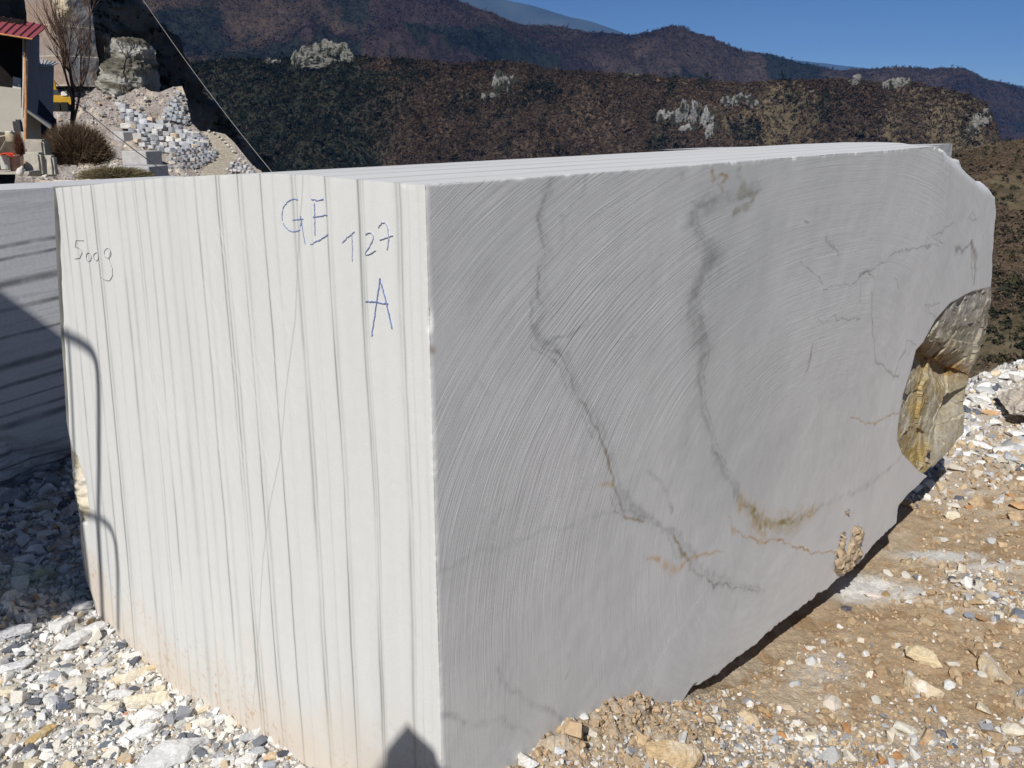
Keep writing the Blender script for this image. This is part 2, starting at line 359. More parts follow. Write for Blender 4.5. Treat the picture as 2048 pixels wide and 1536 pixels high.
    vein([(1295, 950), (1310, 970), (1340, 985), (1350, 1010)], .01, G, .6, b=brk)
    vein([(1432, 1150), (1380, 1225), (1270, 1388)], .0025, [.86, .86, .86], .9)
    vein([(1290, 1400), (1305, 1375), (1312, 1350)], .01, [.84, .83, .82], .6, b=brk)
    vein([(905, 640), (930, 600), (960, 880)], .015, [.8, .8, .8], .25)
    # broken, weathered pocket: grey-olive above the ledge, yellow and rust below
    above = (Q[:, 1] > np.interp(Q[:, 0], ledge[:, 0], ledge[:, 1]))
    n1 = fbm(Q * 5, 51, 4); n2 = fbm(Q * 15, 52, 4); n3 = fbm(Q * 45, 53, 3)
    up = mix([.46, .43, .38], [.34, .30, .23], sstep(-.3, .4, n1)); lo = mix([.50, .44, .32], [.48, .35, .14], sstep(-.2, .5, n1 + .3 * n2))
    pc = np.where(above[:, None], up, lo) * (1 + .16 * n2 + .12 * n3)[:, None]
    dl, _ = segdist(Q, ledge); pc = mix(pc, [.30, .16, .05], np.exp(-(dl / .045) ** 2) * np.clip(.75 + n2, 0, 1))
    pc = mix(pc, [.50, .42, .26], np.exp(-((dl - .08) / .05) ** 2) * .5)
    dpk, _ = segdist(Q, pocket[:12]); rim = np.exp(-(dpk / .012) ** 2)
    pc = mix(pc, [.80, .79, .75], rim * (Q[:, 1] < .5) * .9) * .80  # pale sawn lip, with its sunlit highlight painted into the colour
    white = sstep(.32, .5, ridged(Q * np.array([12, 20]), 58, 3)); pc = mix(pc, [.68, .66, .6], white * .22)
    c = np.where(ins[:, None], pc, c)
    # rough lower rim
    return c
colR = paint_right(Q, Y, ins, dep)
tf = rough_part & (OL[:, 1] < .25); edge_m = np.tile(tf, NRg) * sstep(.975, .998, ringr) * np.clip(.6 + fbm(Q * 12, 61, 3), 0, 1)
colR = mix(colR, [.50, .43, .33], edge_m * .8)
def chipf(t, seed): t = np.asarray(t, float); P_ = np.stack([t, 0 * t + seed], -1); return .010 * np.clip(fbm(P_ * np.array([19, 1]), 120 + seed, 4) - .30, 0, 1) + .0016 * np.clip(fbm(P_ * np.array([120, 1]), 130 + seed, 2) - .05, 0, 1)
e1_ = chipf(Z, 1) * sstep(.011, 0, X) * (Z < 1.52); e2_ = chipf(X, 2) * sstep(.011, 0, 1.529 - Z) * (X < 2.8) * (X > .01)
X = X + e1_; Y = Y + e1_ + e2_; Z = Z - e2_
VR = np.stack([X, Y, Z], -1); fR = grid_faces(NRg, NO, 0, True)
cfan = np.stack([np.arange(NO), (np.arange(NO) + 1) % NO, np.full(NO, len(VR))], -1)[:, ::-1]
VR = np.concatenate([VR, [[cen[0], 0, cen[1]]]]); colR = np.concatenate([colR, colR[:1]])
# split pocket faces off into their own part
fin = ins[fR[:, 0]] & ins[fR[:, 2]] if True else None
# side/back rings: far end and underside
nb = 26; us = np.concatenate([[0, .01, .03, .06, .1], np.linspace(.15, 1.95, nb - 5)])
backz = lambda u: 1.527 - .05 * sstep(.45, 1.2, u) - .06 * sstep(1.0, 1.95, u)
sel = np.where(rough_part)[0]; sel = np.concatenate([[sel[0] - 1], sel, [sel[-1] + 1]])
P0 = OL[sel]; wall = []
P1 = P0.copy()
fx = on_right([(1944, 282), (1946, 345)])           # behind the chip the far corner stands full height
for j, u in enumerate(us):
    t = sstep(0, .12, u); P = P0.copy()
    tgt_z = np.minimum(P[:, 1], backz(u))
    chipz = np.zeros(len(P0), bool)
    par = np.clip((P0[:, 0] - 2.9) / (3.45 - 2.9), 0, 1)
    # map chip arc to an L: along the top to x=fx0, then down
    cx = np.where(par < .7, 2.9 + (fx[0, 0] - 2.9) * par / .7, fx[0, 0] + (P0[:, 0] * 0 + fx[1, 0] - fx[0, 0]) * (par - .7) / .3)
    cz = np.where(par < .7, backz(u) + .015 * 0, backz(u) + (fx[1, 1] - backz(u)) * (par - .7) / .3)
    P[:, 0] = np.where(chipz & (P0[:, 0] < 3.46), P0[:, 0] * (1 - t) + cx * t, P[:, 0])
    P[:, 1] = np.where(chipz & (P0[:, 0] < 3.46), P0[:, 1] * (1 - t) + cz * t, np.minimum(P[:, 1], backz(u)))
    low = P0[:, 1] < .3; dwn = .05 * sstep(0, .1, u) * low * sstep(2.6, 1.8, P0[:, 0])
    P = P + np.stack([np.zeros(len(P)), -dwn], -1)
    P3 = np.stack([P[:, 0], np.full(len(P), u), P[:, 1]], -1)
    nn = (.045 * fbm(P3 * 4, 71, 4) + .018 * fbm(P3 * 17, 72, 3)) * sstep(0, .08, u)
    d_ = P - cen; d_ /= np.linalg.norm(d_, axis=1)[:, None]
    P = P + d_ * nn[:, None] * np.where(P[:, 1] > 1.5, .0, 1)[:, None]
    P[:, 0] -= .25 * sstep(.3, 1.95, u) * (P[:, 0] / 4)
    y0 = VR[(NRg - 1) * NO + sel, 1]
    wall.append(np.stack([P[:, 0], u + y0 * (1 - t), P[:, 1]], -1))
W = np.concatenate(wall); m = len(sel)
fW = grid_faces(len(us), m)[:, ::-1]
wn = fbm(W * 5, 73, 4); cW = mix([.58, .55, .48], [.45, .36, .22], sstep(-.1, .5, wn)); cW = mix(cW, [.62, .62, .61], (W[:, 2] > 1.2) * .8)
cW *= (1 + .15 * fbm(W * 30, 74, 3))[:, None]
cor_v, cor_f = [], []; co_n = 0
def corner_sheet(A_, B_, C_, D_, n, amp, seed, ax):
    global co_n
    s_, t_ = np.meshgrid(np.linspace(0, 1, n), np.linspace(0, 1, n)); s_ = s_.ravel()[:, None]; t_ = t_.ravel()[:, None]; A_, B_, C_, D_ = map(np.array, (A_, B_, C_, D_))
    P = (1 - s_) * (1 - t_) * A_ + s_ * (1 - t_) * B_ + s_ * t_ * C_ + (1 - s_) * t_ * D_; P[:, ax] += amp * fbm(P * 14, seed, 4) * (1 - t_[:, 0] * .8); cor_v.append(P); cor_f.append(grid_faces(n, n, co_n)); co_n += n * n
zt_ = 1.5315; corner_sheet((2.78, .075, 1.36), (3.36, .10, 1.34), (3.285, .085, zt_), (2.80, .055, zt_), 40, .022, 75, 1); corner_sheet((3.36, .10, 1.34), (3.30, 1.3, 1.25), (3.20, 1.3, 1.49), (3.285, .085, zt_), 40, .03, 76, 0)
corner_sheet((2.80, .055, zt_), (3.285, .085, zt_), (3.20, 1.3, 1.49), (2.7, 1.3, 1.49), 40, .0, 77, 2)
VK = np.concatenate(cor_v); cK = np.tile([.60, .60, .585], (len(VK), 1)) * (1 + .15 * fbm(VK * 16, 78, 3))[:, None]
# left-hand (front) face: u, z
topL = on_left([(850, 370), (700, 358), (620, 350), (540, 347), (430, 350), (320, 356), (210, 367), (107, 376)])
edgeL = on_left([(107, 376), (113, 520), (120, 640), (129, 770), (133, 845), (141, 885), (144, 930), (150, 985), (160, 1040), (163, 1100), (172, 1160), (188, 1200)])
def ztop(u): return np.interp(u, topL[:, 0], topL[:, 1])
def ulim(z): return np.interp(z, np.append(edgeL[::-1, 1], 9), np.append(edgeL[::-1, 0], edgeL[0, 0])) 
nu, nz = 900, 420
su = np.linspace(0, 1, nu); sz = np.linspace(0, 1, nz)
S, T = np.meshgrid(su, sz)
zt0 = 1.526; Zg = -.36 + (zt0 + .36) * T
UL = ulim(Zg); UL = UL + .006 * fbm(np.stack([Zg * 14, 0 * Zg], -1), 81, 3)
U = S * UL
Zg = -.36 + (ztop(U) + .36) * T
n_edge = (1 - S) * 0
Vd = .0015 * fbm(np.stack([U * 2, Zg * 2], -1), 82, 3) + .012 * sstep(.993, 1, S) * (1 + fbm(np.stack([U * 0, Zg * 20], -1), 83, 3)) 
# broken cream pocket on its outer edge
pk = on_left([(143, 905), (152, 915), (166, 940), (172, 985), (174, 1015), (168, 1033), (158, 1024), (150, 990)])
QL = np.stack([U.ravel(), Zg.ravel()], -1)
pcn = pk.mean(0); dd = np.hypot((QL[:, 0] - pcn[0] - .02) / .085, (QL[:, 1] - pcn[1]) / .155)
pin = dd + .12 * fbm(QL * 18, 84, 3) < 1
Vd = Vd.ravel() + np.where(pin, .010 + .022 * ridged(QL * np.array([10, 14]), 85, 4) * sstep(1.0, .7, dd) - .03 * sstep(.9, .2, dd), 0)
# stripes: bedding planes, given by their pixels on the top edge of the face and their strength/width
st_px = [(116, .12, 8), (127, .5, 3), (144, .4, 4), (163, .42, 3), (182, .95, 2.2), (187, .3, 5), (207, .22, 3), (231, .42, 5), (245, .2, 6), (264, .28, 3), (269, .3, 2), (288, .45, 3), (306, .2, 5), (328, .22, 10), (347, .32, 4), (365, .15, 8), (387, .5, 3.5), (400, .15, 8), (431, .85, 3), (437, .5, 3), (444, .35, 4), (475, .95, 2.2), (483, .25, 6), (521, .75, 2.2), (545, .12, 6), (583, .5, 6), (590, .45, 3), (617, .15, 4), (648, .85, 2.5), (655, .2, 7), (712, .75, 4), (717, .5, 3.5), (722, .4, 2), (789, .42, 8), (796, .4, 4), (812, .16, 3), (833, .10, 6)]
ST = []
for px_, k_, w_ in st_px:
    y_ = np.interp(px_, [107, 210, 320, 430, 540, 620, 700, 850], [376, 367, 356, 350, 347, 350, 358, 370])
    u_ = on_left([(px_, y_)])[0, 0]; u2 = on_left([(px_ + w_ * .45, y_)])[0, 0]
    ST.append((u_, k_, abs(u2 - u_) * .75 + .0010))
def stripes(u, z, fl=1.0):
    """u already corrected for the lean of the beds; returns darkness 0..1"""
    o = np.zeros(len(u)); wv = .012 * fbm(np.stack([z * 1.1, u * 1.5], -1), 91, 3) + .0025 * fbm(np.stack([z * 6, u * 1.5], -1), 92, 3)
    uu = u + wv * fl
    for k, (u0, s_, w_) in enumerate(ST):
        a = np.clip(.70 + .9 * fbm(np.stack([z * 3.2 + k * 7.7, np.full_like(z, k * 3.1)], -1), 93, 4), .15, 1.15)
        d = (uu - u0) / w_
        # sharp on one side, fading on the other as sediment does
        m = np.exp(-np.abs(d) ** 1.6) * .95 + .10 * np.exp(-np.abs(d) / 3.2)
        o = np.maximum(o, s_ * a * m)
    return o
lean = lambda u, z: u - .17 * (u / 2.0) * (u / 2.0) * (1.5 - z) / 1.7 * 1.0 - .03 * u * (1.5 - z) / 1.7
uc = lean(QL[:, 0], QL[:, 1]); sd = stripes(uc, QL[:, 1])
cL = np.tile([.76, .765, .745], (len(QL), 1)) * (1 + .02 * fbm(np.stack([uc * 14, QL[:, 1] * 1.2], -1), 94, 3) + .022 * fbm(QL * 60, 95, 2))[:, None]
haz = sstep(-.15, .5, fbm(np.stack([uc * 26, QL[:, 1] * .8], -1), 96, 4)); cL = mix(cL, [.68, .69, .70], haz * .25)
cL = mix(cL, [.34, .35, .34], np.clip(sd * 1.55, 0, 1))
crk = on_left([(606, 352), (601, 450), (590, 640), (572, 780), (562, 900), (540, 1010), (524, 1130), (518, 1250), (505, 1420)]); dk, _ = segdist(QL + .003 * np.stack([fbm(QL * 14, 97, 3), fbm(QL * 14, 98, 3)], -1), crk)
cL = mix(cL, [.40, .41, .41], np.exp(-(dk / .0022) ** 2) * .6)
# peach-coloured dust splashed along the foot
hg = QL[:, 1] - np.interp(QL[:, 0], [0, .5, .75, 1.4, 2.1], [.02, -.13, -.16, -.29, -.2])
du = sstep(.30, -.02, hg + .2 * fbm(QL * 5, 101, 5)) * .5; spot = sstep(.28, .52, fbm(QL * np.array([80, 65]), 102, 3)) * sstep(.34, .02, hg) * sstep(-.35, .3, fbm(QL * 4, 103, 3))
cL = mix(cL, [.72, .58, .44], du); cL = mix(cL, [.52, .34, .20], spot * .65)

scr = np.zeros(len(QL))                              # fine pale saw scratches sweeping down to the right
rad = np.hypot(QL[:, 0] - 3.4, QL[:, 1] + .7)
scr = sstep(.45, .75, vn(np.stack([rad * 260, QL[:, 1] * 5], -1), 106)) * sstep(.0, .5, fbm(QL * 2.5, 107, 2)); cL = mix(cL, [.88, .88, .88], scr * .3 * (QL[:, 0] > .5))
cL = np.where(pin[:, None], mix([.70, .62, .46], [.74, .70, .62], sstep(-.3, .4, fbm(QL * 9, 108, 3))), cL)
e1_ = chipf(QL[:, 1], 1) * sstep(.011, 0, QL[:, 0]) * (QL[:, 1] < 1.52); e3_ = .4 * chipf(QL[:, 0], 3) * sstep(.011, 0, ztop(QL[:, 0]) - QL[:, 1]) * (QL[:, 0] > .01)
VL = np.stack([Vd + e1_ + e3_, QL[:, 0] + e1_, QL[:, 1] - e3_], -1); fL = grid_faces(nz, nu)[:, ::-1]
# top face
nvt, nut = 240, 520
sv = np.linspace(0, 1, nvt); su2 = np.linspace(0, 1, nut); S2, T2 = np.meshgrid(su2, sv)
Ut = S2 * edgeL[0, 0]; Lv = 2.84 + .33 * sstep(.06, .3, Ut) - .25 * sstep(.3, 1.95, Ut)
Vt = T2 * Lv
Zt = ztop(Ut) + (Vt / 3.2) * (.006) - .0
yf = np.interp(Vt.ravel(), OL[~rough_part][::-1, 0], OL[~rough_part][::-1, 1]).reshape(Vt.shape)
QT = np.stack([Ut.ravel(), Vt.ravel()], -1); sdt = stripes(QT[:, 0], QT[:, 1] * .5)
cT = np.tile([.80, .80, .79], (len(QT), 1)) * (1 + .02 * fbm(QT * 20, 111, 3))[:, None]; cT = mix(cT, [.36, .36, .34], np.clip(sdt * 1.4, 0, 1))
e2_ = chipf(Vt.ravel(), 2) * sstep(.011, 0, Ut.ravel()) * (Vt.ravel() < 2.8) * (Vt.ravel() > .01); e3_ = .4 * chipf(Ut.ravel(), 3) * sstep(.011, 0, Vt.ravel()) * (Ut.ravel() > .01)
VT = np.stack([Vt.ravel() + e3_, Ut.ravel() + .0012 * (Ut.ravel() <= 0) + e2_, Zt.ravel() - e2_ - e3_], -1); fT = grid_faces(nvt, nut)[:, ::-1]
# back face (never seen from the front, closes the block)
nbk = 40; bs, bt = np.meshgrid(np.linspace(0, 1, nbk), np.linspace(0, 1, nbk))
zb = -.36 + bt * (1.43 + .36); ub = ulim(zb) + .04 * fbm(np.stack([bs * 12, bt * 7], -1), 113, 3) * np.sin(np.pi * bs); vb = bs * 3.0
VB = np.stack([vb.ravel(), ub.ravel(), zb.ravel()], -1); fB = grid_faces(nbk, nbk); cB = np.tile([.6, .58, .52], (len(VB), 1))
cB *= (1 + .2 * fbm(VB * 6, 114, 3))[:, None]
# material: colour from the stone, relief of the saw cut on the two sawn faces
def marble_mat():
    q = NT("sawn_marble", .55, .25); o = q.obj(); sx = q.n('ShaderNodeSeparateXYZ', {0: o}); x, y, z = sx.outputs
    geo = q.n('ShaderNodeNewGeometry').outputs['True Normal']
    # polar coordinates of the saw's sweep on the right face
    dx = q.math('MULTIPLY', q.math('SUBTRACT', x, 1.9), 1 / 1.25); dz = q.math('MULTIPLY', q.math('SUBTRACT', z, .34), 1.28)
    wob_ = q.noise(o, 1.7, 2); wob_ = q.math('MULTIPLY', wob_, .05)
    pw = lambda s_: q.math('POWER', q.math('ABSOLUTE', s_), 2.6)
    r = q.math('ADD', q.math('POWER', q.math('ADD', pw(dx), pw(dz)), 1 / 2.6), wob_)
    th = q.math('ARCTAN2', dz, dx)
    def arc(fr, ft, det=2.5):
        v = q.n('ShaderNodeCombineXYZ', {0: q.math('MULTIPLY', r, fr), 1: q.math('MULTIPLY', th, ft), 2: 0.0}).outputs[0]
        return q.noise(v, 1.0, det, .6)
    g1 = arc(190, 3.6); g2 = arc(70, 3.5); g3 = arc(380, 9, 1)
    amp = q.ramp(q.noise(o, 1.1, 2), [(.35, (.25,) * 3), (.62, (1,) * 3)])
    upper = q.math('MULTIPLY', q.n('ShaderNodeMapRange', {0: z, 1: -.2, 2: 1.0, 3: .3, 4: 1.0}).outputs[0], q.n('ShaderNodeMapRange', {0: r, 1: .25, 2: .8, 3: .12, 4: 1.0}).outputs[0])
    gg = q.math('ADD', q.math('ADD', g1, q.math('MULTIPLY', g2, 1.1)), q.math('MULTIPLY', g3, .4))
    gg = q.math('MULTIPLY', q.math('MULTIPLY', gg, amp), upper)
    # only on the face y ~ 0
    onr = q.n('ShaderNodeMapRange', {0: y, 1: .012, 2: .02, 3: 1.0, 4: 0.0}).outputs[0]
    notl = q.n('ShaderNodeMapRange', {0: x, 1: .0, 2: .012, 3: 0.0, 4: 1.0}).outputs[0]
    h = q.math('MULTIPLY', q.math('MULTIPLY', gg, onr), notl)
    fine = q.noise(o, 240, 3, .6)
    col = q.mul(q.attr(), q.ramp(fine, [(.25, (.955,) * 3), (.75, (1.045,) * 3)]))
    q.color(col)
    b1 = q.bump(h, .6, .0024)
    b2 = q.bump(fine, .12, .0015, b1)
    q.b.inputs['Subsurface Weight'].default_value = 0.0
    return q.m
M_MARBLE = marble_mat()
def rock_mat(name, **k): return attr_mat(name, **k)
M_ROCKV = attr_mat("broken_marble", .75, .25, .22, 38, .5, .006)
parts = [(VR, [fR[~fin], cfan], colR), (W, [fW], cW), (VL, [fL], cL), (VT, [fT], cT), (VB, [fB], cB), (VK, cor_f, cK)]
vv, ff, cc, off = [], [], [], 0
for v_, fs_, c_ in parts:
    vv.append(v_); cc.append(c_); ff += [f_ + off for f_ in fs_]; off += len(v_)
gz = F0
blk = obj('marble_block', mesh_np(np.concatenate(vv), ff, np.concatenate(cc)), M_MARBLE)
blk.location = (F0[0], F0[1], 0); blk.rotation_euler = (0, 0, TZ)
props(blk, 'huge pale grey-veined marble block with dark vertical stripes, nearest and largest in the picture', 'marble block')
fp = fR[fin]; uq, inv = np.unique(fp, return_inverse=True)
po = obj('broken_recess', mesh_np(VR[uq], [inv.reshape(-1, 4)], colR[uq], smooth=False), M_ROCKV, blk)
po['label'] = 'yellow and rust stained broken recess at the far end of the block'
# crayon and pencil marks: thin wax strokes lying on the face
def crayon(name, label, strokes, colr, wid, grp=.78, seed=1):
    rng = np.random.default_rng(seed); mb = MB()
    for s_ in strokes:
        p = on_left(s_); 
        # resample
        L = np.concatenate([[0], np.cumsum(np.hypot(*np.diff(p, axis=0).T))]); n = max(2, int(L[-1] / .004)); t = np.linspace(0, L[-1], n)
        p = np.stack([np.interp(t, L, p[:, 0]), np.interp(t, L, p[:, 1])], -1)
        p += .0006 * rng.normal(size=p.shape)
        d = np.gradient(p, axis=0); d /= np.linalg.norm(d, axis=1)[:, None] + 1e-9; nn = np.stack([-d[:, 1], d[:, 0]], -1)
        keep = vn(np.stack([t * 90, np.full_like(t, seed * 3.)], -1), 5) > -grp
        wv = wid * (1 + .35 * rng.normal(size=n).clip(-1, 1))[:, None] / 2
        a = p + nn * wv; b = p - nn * wv
        for k in range(n - 1):
            if not keep[k]: continue
            qd = np.array([a[k], b[k], b[k + 1], a[k + 1]]); v8 = np.concatenate([np.c_[np.full(4, -.0022), qd], np.c_[np.full(4, .002), qd]])
            mb.hexa(v8)
    o = mb.build(name, colr, blk); o['label'] = label; return o
M_BLUE = simple("blue_wax", (.23, .28, .50), .6, .3, .3, 200, 0); M_BLUE2 = simple("pale_blue_wax", (.44, .47, .60), .6, .3, .3, 200, 0); M_PENCIL = simple("pencil_lead", (.42, .42, .44), .6, .3, .3, 200, 0)
def arcp(cx, cy, rx, ry, a0, a1, n=14):
    a = np.radians(np.linspace(a0, a1, n)); return [(cx + rx * math.cos(t), cy - ry * math.sin(t)) for t in a]
GL = [('crayon_letter', 'blue crayon letter G', [arcp(590, 431, 25, 33, 75, 268) + [(589, 463), (600, 461), (604, 445), (602, 432)], [(586, 440), (608, 438)], [(602, 434), (606, 455), (611, 487)]], M_BLUE, .0021),
      ('crayon_letter', 'blue crayon letter E beside a dark stripe', [[(624, 398), (636, 401), (648, 398)], [(630, 406), (631, 440), (631, 470)], [(627, 434), (656, 430)], [(622, 489), (640, 480), (657, 469)]], M_BLUE, .0021),
      ('crayon_digit', 'faint blue digit 1', [[(686, 484), (697, 473), (710, 463)], [(704, 466), (706, 495), (705, 522)]], M_BLUE2, .0018), ('crayon_digit', 'faint blue digit 2', [arcp(739, 475, 8, 10, 150, -30) + [(740, 492), (731, 506), (730, 509), (740, 508), (752, 501)]], M_BLUE2, .0018),
      ('crayon_digit', 'faint blue crossed digit 7', [[(757, 455), (765, 445), (772, 445), (776, 455), (778, 478), (775, 500)], [(760, 480), (773, 475), (786, 470)]], M_BLUE2, .0018),
      ('crayon_letter', 'tall blue crayon letter A below the number', [[(744, 673), (752, 620), (761, 557)], [(760, 557), (772, 600), (785, 657)], [(732, 603), (755, 604), (777, 608)]], M_BLUE, .0021),
      ('pencil_digit', 'grey pencil digit 5', [[(168, 481), (153, 480), (151, 494), (160, 496), (165, 505), (160, 516), (150, 517)]], M_PENCIL, .0017), ('pencil_digit', 'first grey pencil digit 0', [arcp(178, 514, 5, 9, 80, 440)], M_PENCIL, .0017), ('pencil_digit', 'second grey pencil digit 0', [arcp(193, 513, 5, 8, 80, 440)], M_PENCIL, .0017),
      ('pencil_digit', 'grey pencil digit 9 with a long tail', [arcp(216, 506, 7, 10, 60, 420), [(222, 500), (219, 520), (225, 535), (226, 550), (220, 561), (208, 559), (202, 553)]], M_PENCIL, .0017)]
for k_, (nm_, lb_, st_, mt_, wd_) in enumerate(GL): crayon(nm_, lb_, st_, mt_, wd_, .95, k_ + 1)
# dried clay stuck low on the right face
def clay_lump(name, pts, thick, parent, label=None, seed=0):
    poly = on_right(pts); lo = poly.min(0); hi = poly.max(0); st = .003; nx = int((hi[0] - lo[0]) / st) + 2; ny = int((hi[1] - lo[1]) / st) + 2
    g = np.stack(np.meshgrid(lo[0] + st * np.arange(nx), lo[1] + st * np.arange(ny)), -1).reshape(-1, 2)
    i = inpoly(g + .020 * np.stack([fbm(g * 45, seed, 4), fbm(g * 45, seed + 1, 4)], -1), poly); d, _ = segdist(g, np.concatenate([poly, poly[:1]]))
    h = np.where(i, thick * sstep(0, .02, d) * (1 + .9 * fbm(g * 40, seed + 2, 4)) + .003, -.004)
    me = mesh_np(np.stack([g[:, 0], .004 - h, g[:, 1]], -1), [grid_faces(ny, nx)], np.tile([.44, .34, .23], (len(g), 1)) * (1 + .3 * fbm(g * 40, seed + 4, 3))[:, None])
    bm = bmesh.new(); bm.from_mesh(me); bm.verts.ensure_lookup_table()
    bmesh.ops.delete(bm, geom=[v for v in bm.verts if v.co.y > .006], context='VERTS'); bm.to_mesh(me); bm.free()
    o = obj(name, me, M_CLAY, parent)
    if label: o['label'] = label
    return o
M_CLAY = attr_mat("dried_clay", .95, .1, .3, 60, .7, .006)
clay_lump('clay_smear', [(1680, 1063), (1686, 1066), (1688, 1095), (1692, 1105), (1700, 1075), (1707, 1048), (1718, 1050), (1723, 1066), (1716, 1085), (1716, 1112), (1704, 1132), (1690, 1145), (1672, 1152), (1664, 1135), (1672, 1105), (1677, 1085)], .022, blk, 'dried tan clay stuck low on the veined face', 5)
clay_lump('clay_spot', [(1688, 1020), (1698, 1021), (1697, 1031), (1690, 1030)], .02, blk, 'small clay crumb stuck above the clay smear', 9)
# ================================================================== NEAR GROUND
def to_ground(px, py):
    z = -.15
    for _ in range(12):
        p = at_z(px, py, z); z = float(ground(p[0], p[1]))
    return np.array([p[0], p[1], z])
def gz_blobs(x, y, blobs):                          # soft patches given in photo pixels: (px, py, half width px, half height px, strength)
    o = np.zeros_like(x)
    for cx, cy, wx, wy, k in blobs:
        c0 = to_ground(cx, cy); c1 = to_ground(cx + wx, cy); c2 = to_ground(cx, cy - wy)
        ax = c1[:2] - c0[:2]; ay = c2[:2] - c0[:2]; M = np.linalg.inv(np.stack([ax, ay], -1))
        q = np.stack([x - c0[0], y - c0[1]], -1) @ M.T
        o = np.maximum(o, k * np.exp(-(q ** 2).sum(-1) ** 1.5))
    return o
BL_DUST = [(1730, 1178, 70, 26, 1), (1800, 1190, 60, 16, .7), (1880, 1112, 80, 10, 1), (1980, 1135, 60, 10, .6), (1640, 1340, 60, 40, .35)]
BL_GRAV = [(1950, 1165, 90, 40, .8), (2000, 1215, 80, 30, .8), (1480, 1330, 90, 40, .45), (1400, 1400, 120, 40, .6), (1900, 950, 150, 60, .5), (1560, 1520, 500, 90, .9), (1980, 1500, 300, 60, .8), (1150, 1500, 60, 60, .3), (1650, 1440, 160, 40, .4)]
BL_MOUND = [(1240, 1450, 90, 50, 1), (1130, 1500, 60, 50, .9), (1350, 1480, 80, 60, .7)]
def zones(x, y):
    u, v = uv_of(x, y); right = sstep(.32, .1, u + .05 * fbm(np.stack([x, y], -1) * 3, 200, 2)) * sstep(-.75, -.3, v + .2 * fbm(np.stack([x, y], -1) * 2, 208, 2))
    g = np.clip(np.maximum(gz_blobs(x, y, BL_GRAV), sstep(4.2, 4.9, v + .3 * fbm(np.stack([x, y], -1) * 2, 217, 3))), 0, 1) * right
    m = fbm(np.stack([x, y], -1) * 2.3, 201, 4)
    grav = np.clip(g * 1.0 + .02 + .38 * m, 0.04, 1) * right + (1 - right)
    dust = gz_blobs(x, y, BL_DUST) * right
    return right, grav, dust
def gdetail(x, y, right, grav):
    P = np.stack([x, y], -1)
    clod, cid = worley(P * 16 + .5 * np.stack([fbm(P * 12, 202, 2), fbm(P * 12, 203, 2)], -1), 210)
    clod2, _ = worley(P * 42 + .5 * np.stack([fbm(P * 30, 204, 2), fbm(P * 30, 205, 2)], -1), 213)
    near = gz_blobs(x, y, BL_MOUND)
    cl = right * (.45 + 1.1 * near + .45 * sstep(-.1, .5, fbm(P * 1.6, 206, 3)))
    d = cl * (.036 * (np.sqrt(np.clip(1 - clod ** 2, 0, 1)) - .7) * sstep(.25, .6, cid) + .015 * (np.clip(1 - clod2 * 1.2, 0, 1)))
    d += .010 * fbm(P * 7, 207, 4) + .05 * fbm(P * .9, 209, 3) * sstep(1.0, 3, np.hypot(x, y) + 0 * x) * .6
    d += right * .004 * ridged(P * 25, 215, 3)
    return d + .03 * near + near * .03 * ridged(P * 9, 216, 4)
def gtot(x, y):
    r, g, _ = zones(x, y); return ground(x, y) + gdetail(x, y, r, g)
nr_, na_ = 560, 900
rad = 1.05 * (60 / 1.05) ** (np.linspace(0, 1, nr_) ** 1.15 * 1.0)
rad = np.concatenate([1.05 * np.exp(np.linspace(0, math.log(9 / 1.05), 480)), 9 * np.exp(np.linspace(.03, math.log(60 / 9), 80))]); nr_ = len(rad)
azs = np.radians(np.linspace(-62, 58, na_)); AZ, RD = np.meshgrid(azs, rad)
gx, gy = (RD * np.sin(AZ)).ravel(), (RD * np.cos(AZ)).ravel()
rt, gr, du_ = zones(gx, gy); gzv = ground(gx, gy) + gdetail(gx, gy, rt, gr) * sstep(30, 8, np.hypot(gx, gy))
PG = np.stack([gx, gy], -1); n1 = fbm(PG * 3, 220, 4); n2 = fbm(PG * 14, 221, 3)
clay = mix([.49, .365, .235], [.56, .455, .33], sstep(-.3, .3, n1)); clay = mix(clay, [.42, .285, .165], sstep(.1, .5, n2))
gravc = mix([.46, .41, .34], [.55, .52, .47], sstep(-.3, .3, n2))
leftc = mix([.50, .46, .40], [.60, .57, .52], sstep(-.3, .3, n2))
gc = mix(clay, gravc, np.clip(gr * .8 - .15, 0, .8)); gc = mix(leftc, gc, rt)
gc = mix(gc, [.74, .72, .68], np.clip(du_ * 1.3 + .35 * n2 * (du_ > .15), 0, 1))
green = gz_blobs(gx, gy, [(60, 1155, 90, 26, 1), (150, 1190, 60, 14, .8)]); gc = mix(gc, [.40, .46, .38], green * .6)
far_ = sstep(7, 11, np.hypot(gx, gy)); yardc = mix([.40, .35, .29], [.46, .42, .36], sstep(-.3, .3, fbm(PG * .7, 223, 4))); gc = mix(gc, yardc, far_)
def ground_mat():
    q = NT("stony_ground", .95, .12); o = q.obj(); a = q.noise(o, 60, 6, .7); b = q.noise(o, 260, 3, .6)
    v = q.n('ShaderNodeTexVoronoi', {'Vector': o, 'Scale': 120.0}).outputs['Distance']
    c = q.mul(q.attr(), q.ramp(a, [(.25, (.72,) * 3), (.75, (1.25,) * 3)])); c = q.mul(c, q.ramp(b, [(.3, (.85,) * 3), (.7, (1.12,) * 3)]))
    q.color(c); n_ = q.bump(a, .8, .008); q.bump(q.math('SUBTRACT', b, v), .5, .004, n_); return q.m
M_GROUND = ground_mat()
go = obj('ground', mesh_np(np.stack([gx, gy, gzv], -1), [grid_faces(nr_, na_)[:, ::-1]], gc), M_GROUND); props(go, kind='structure')

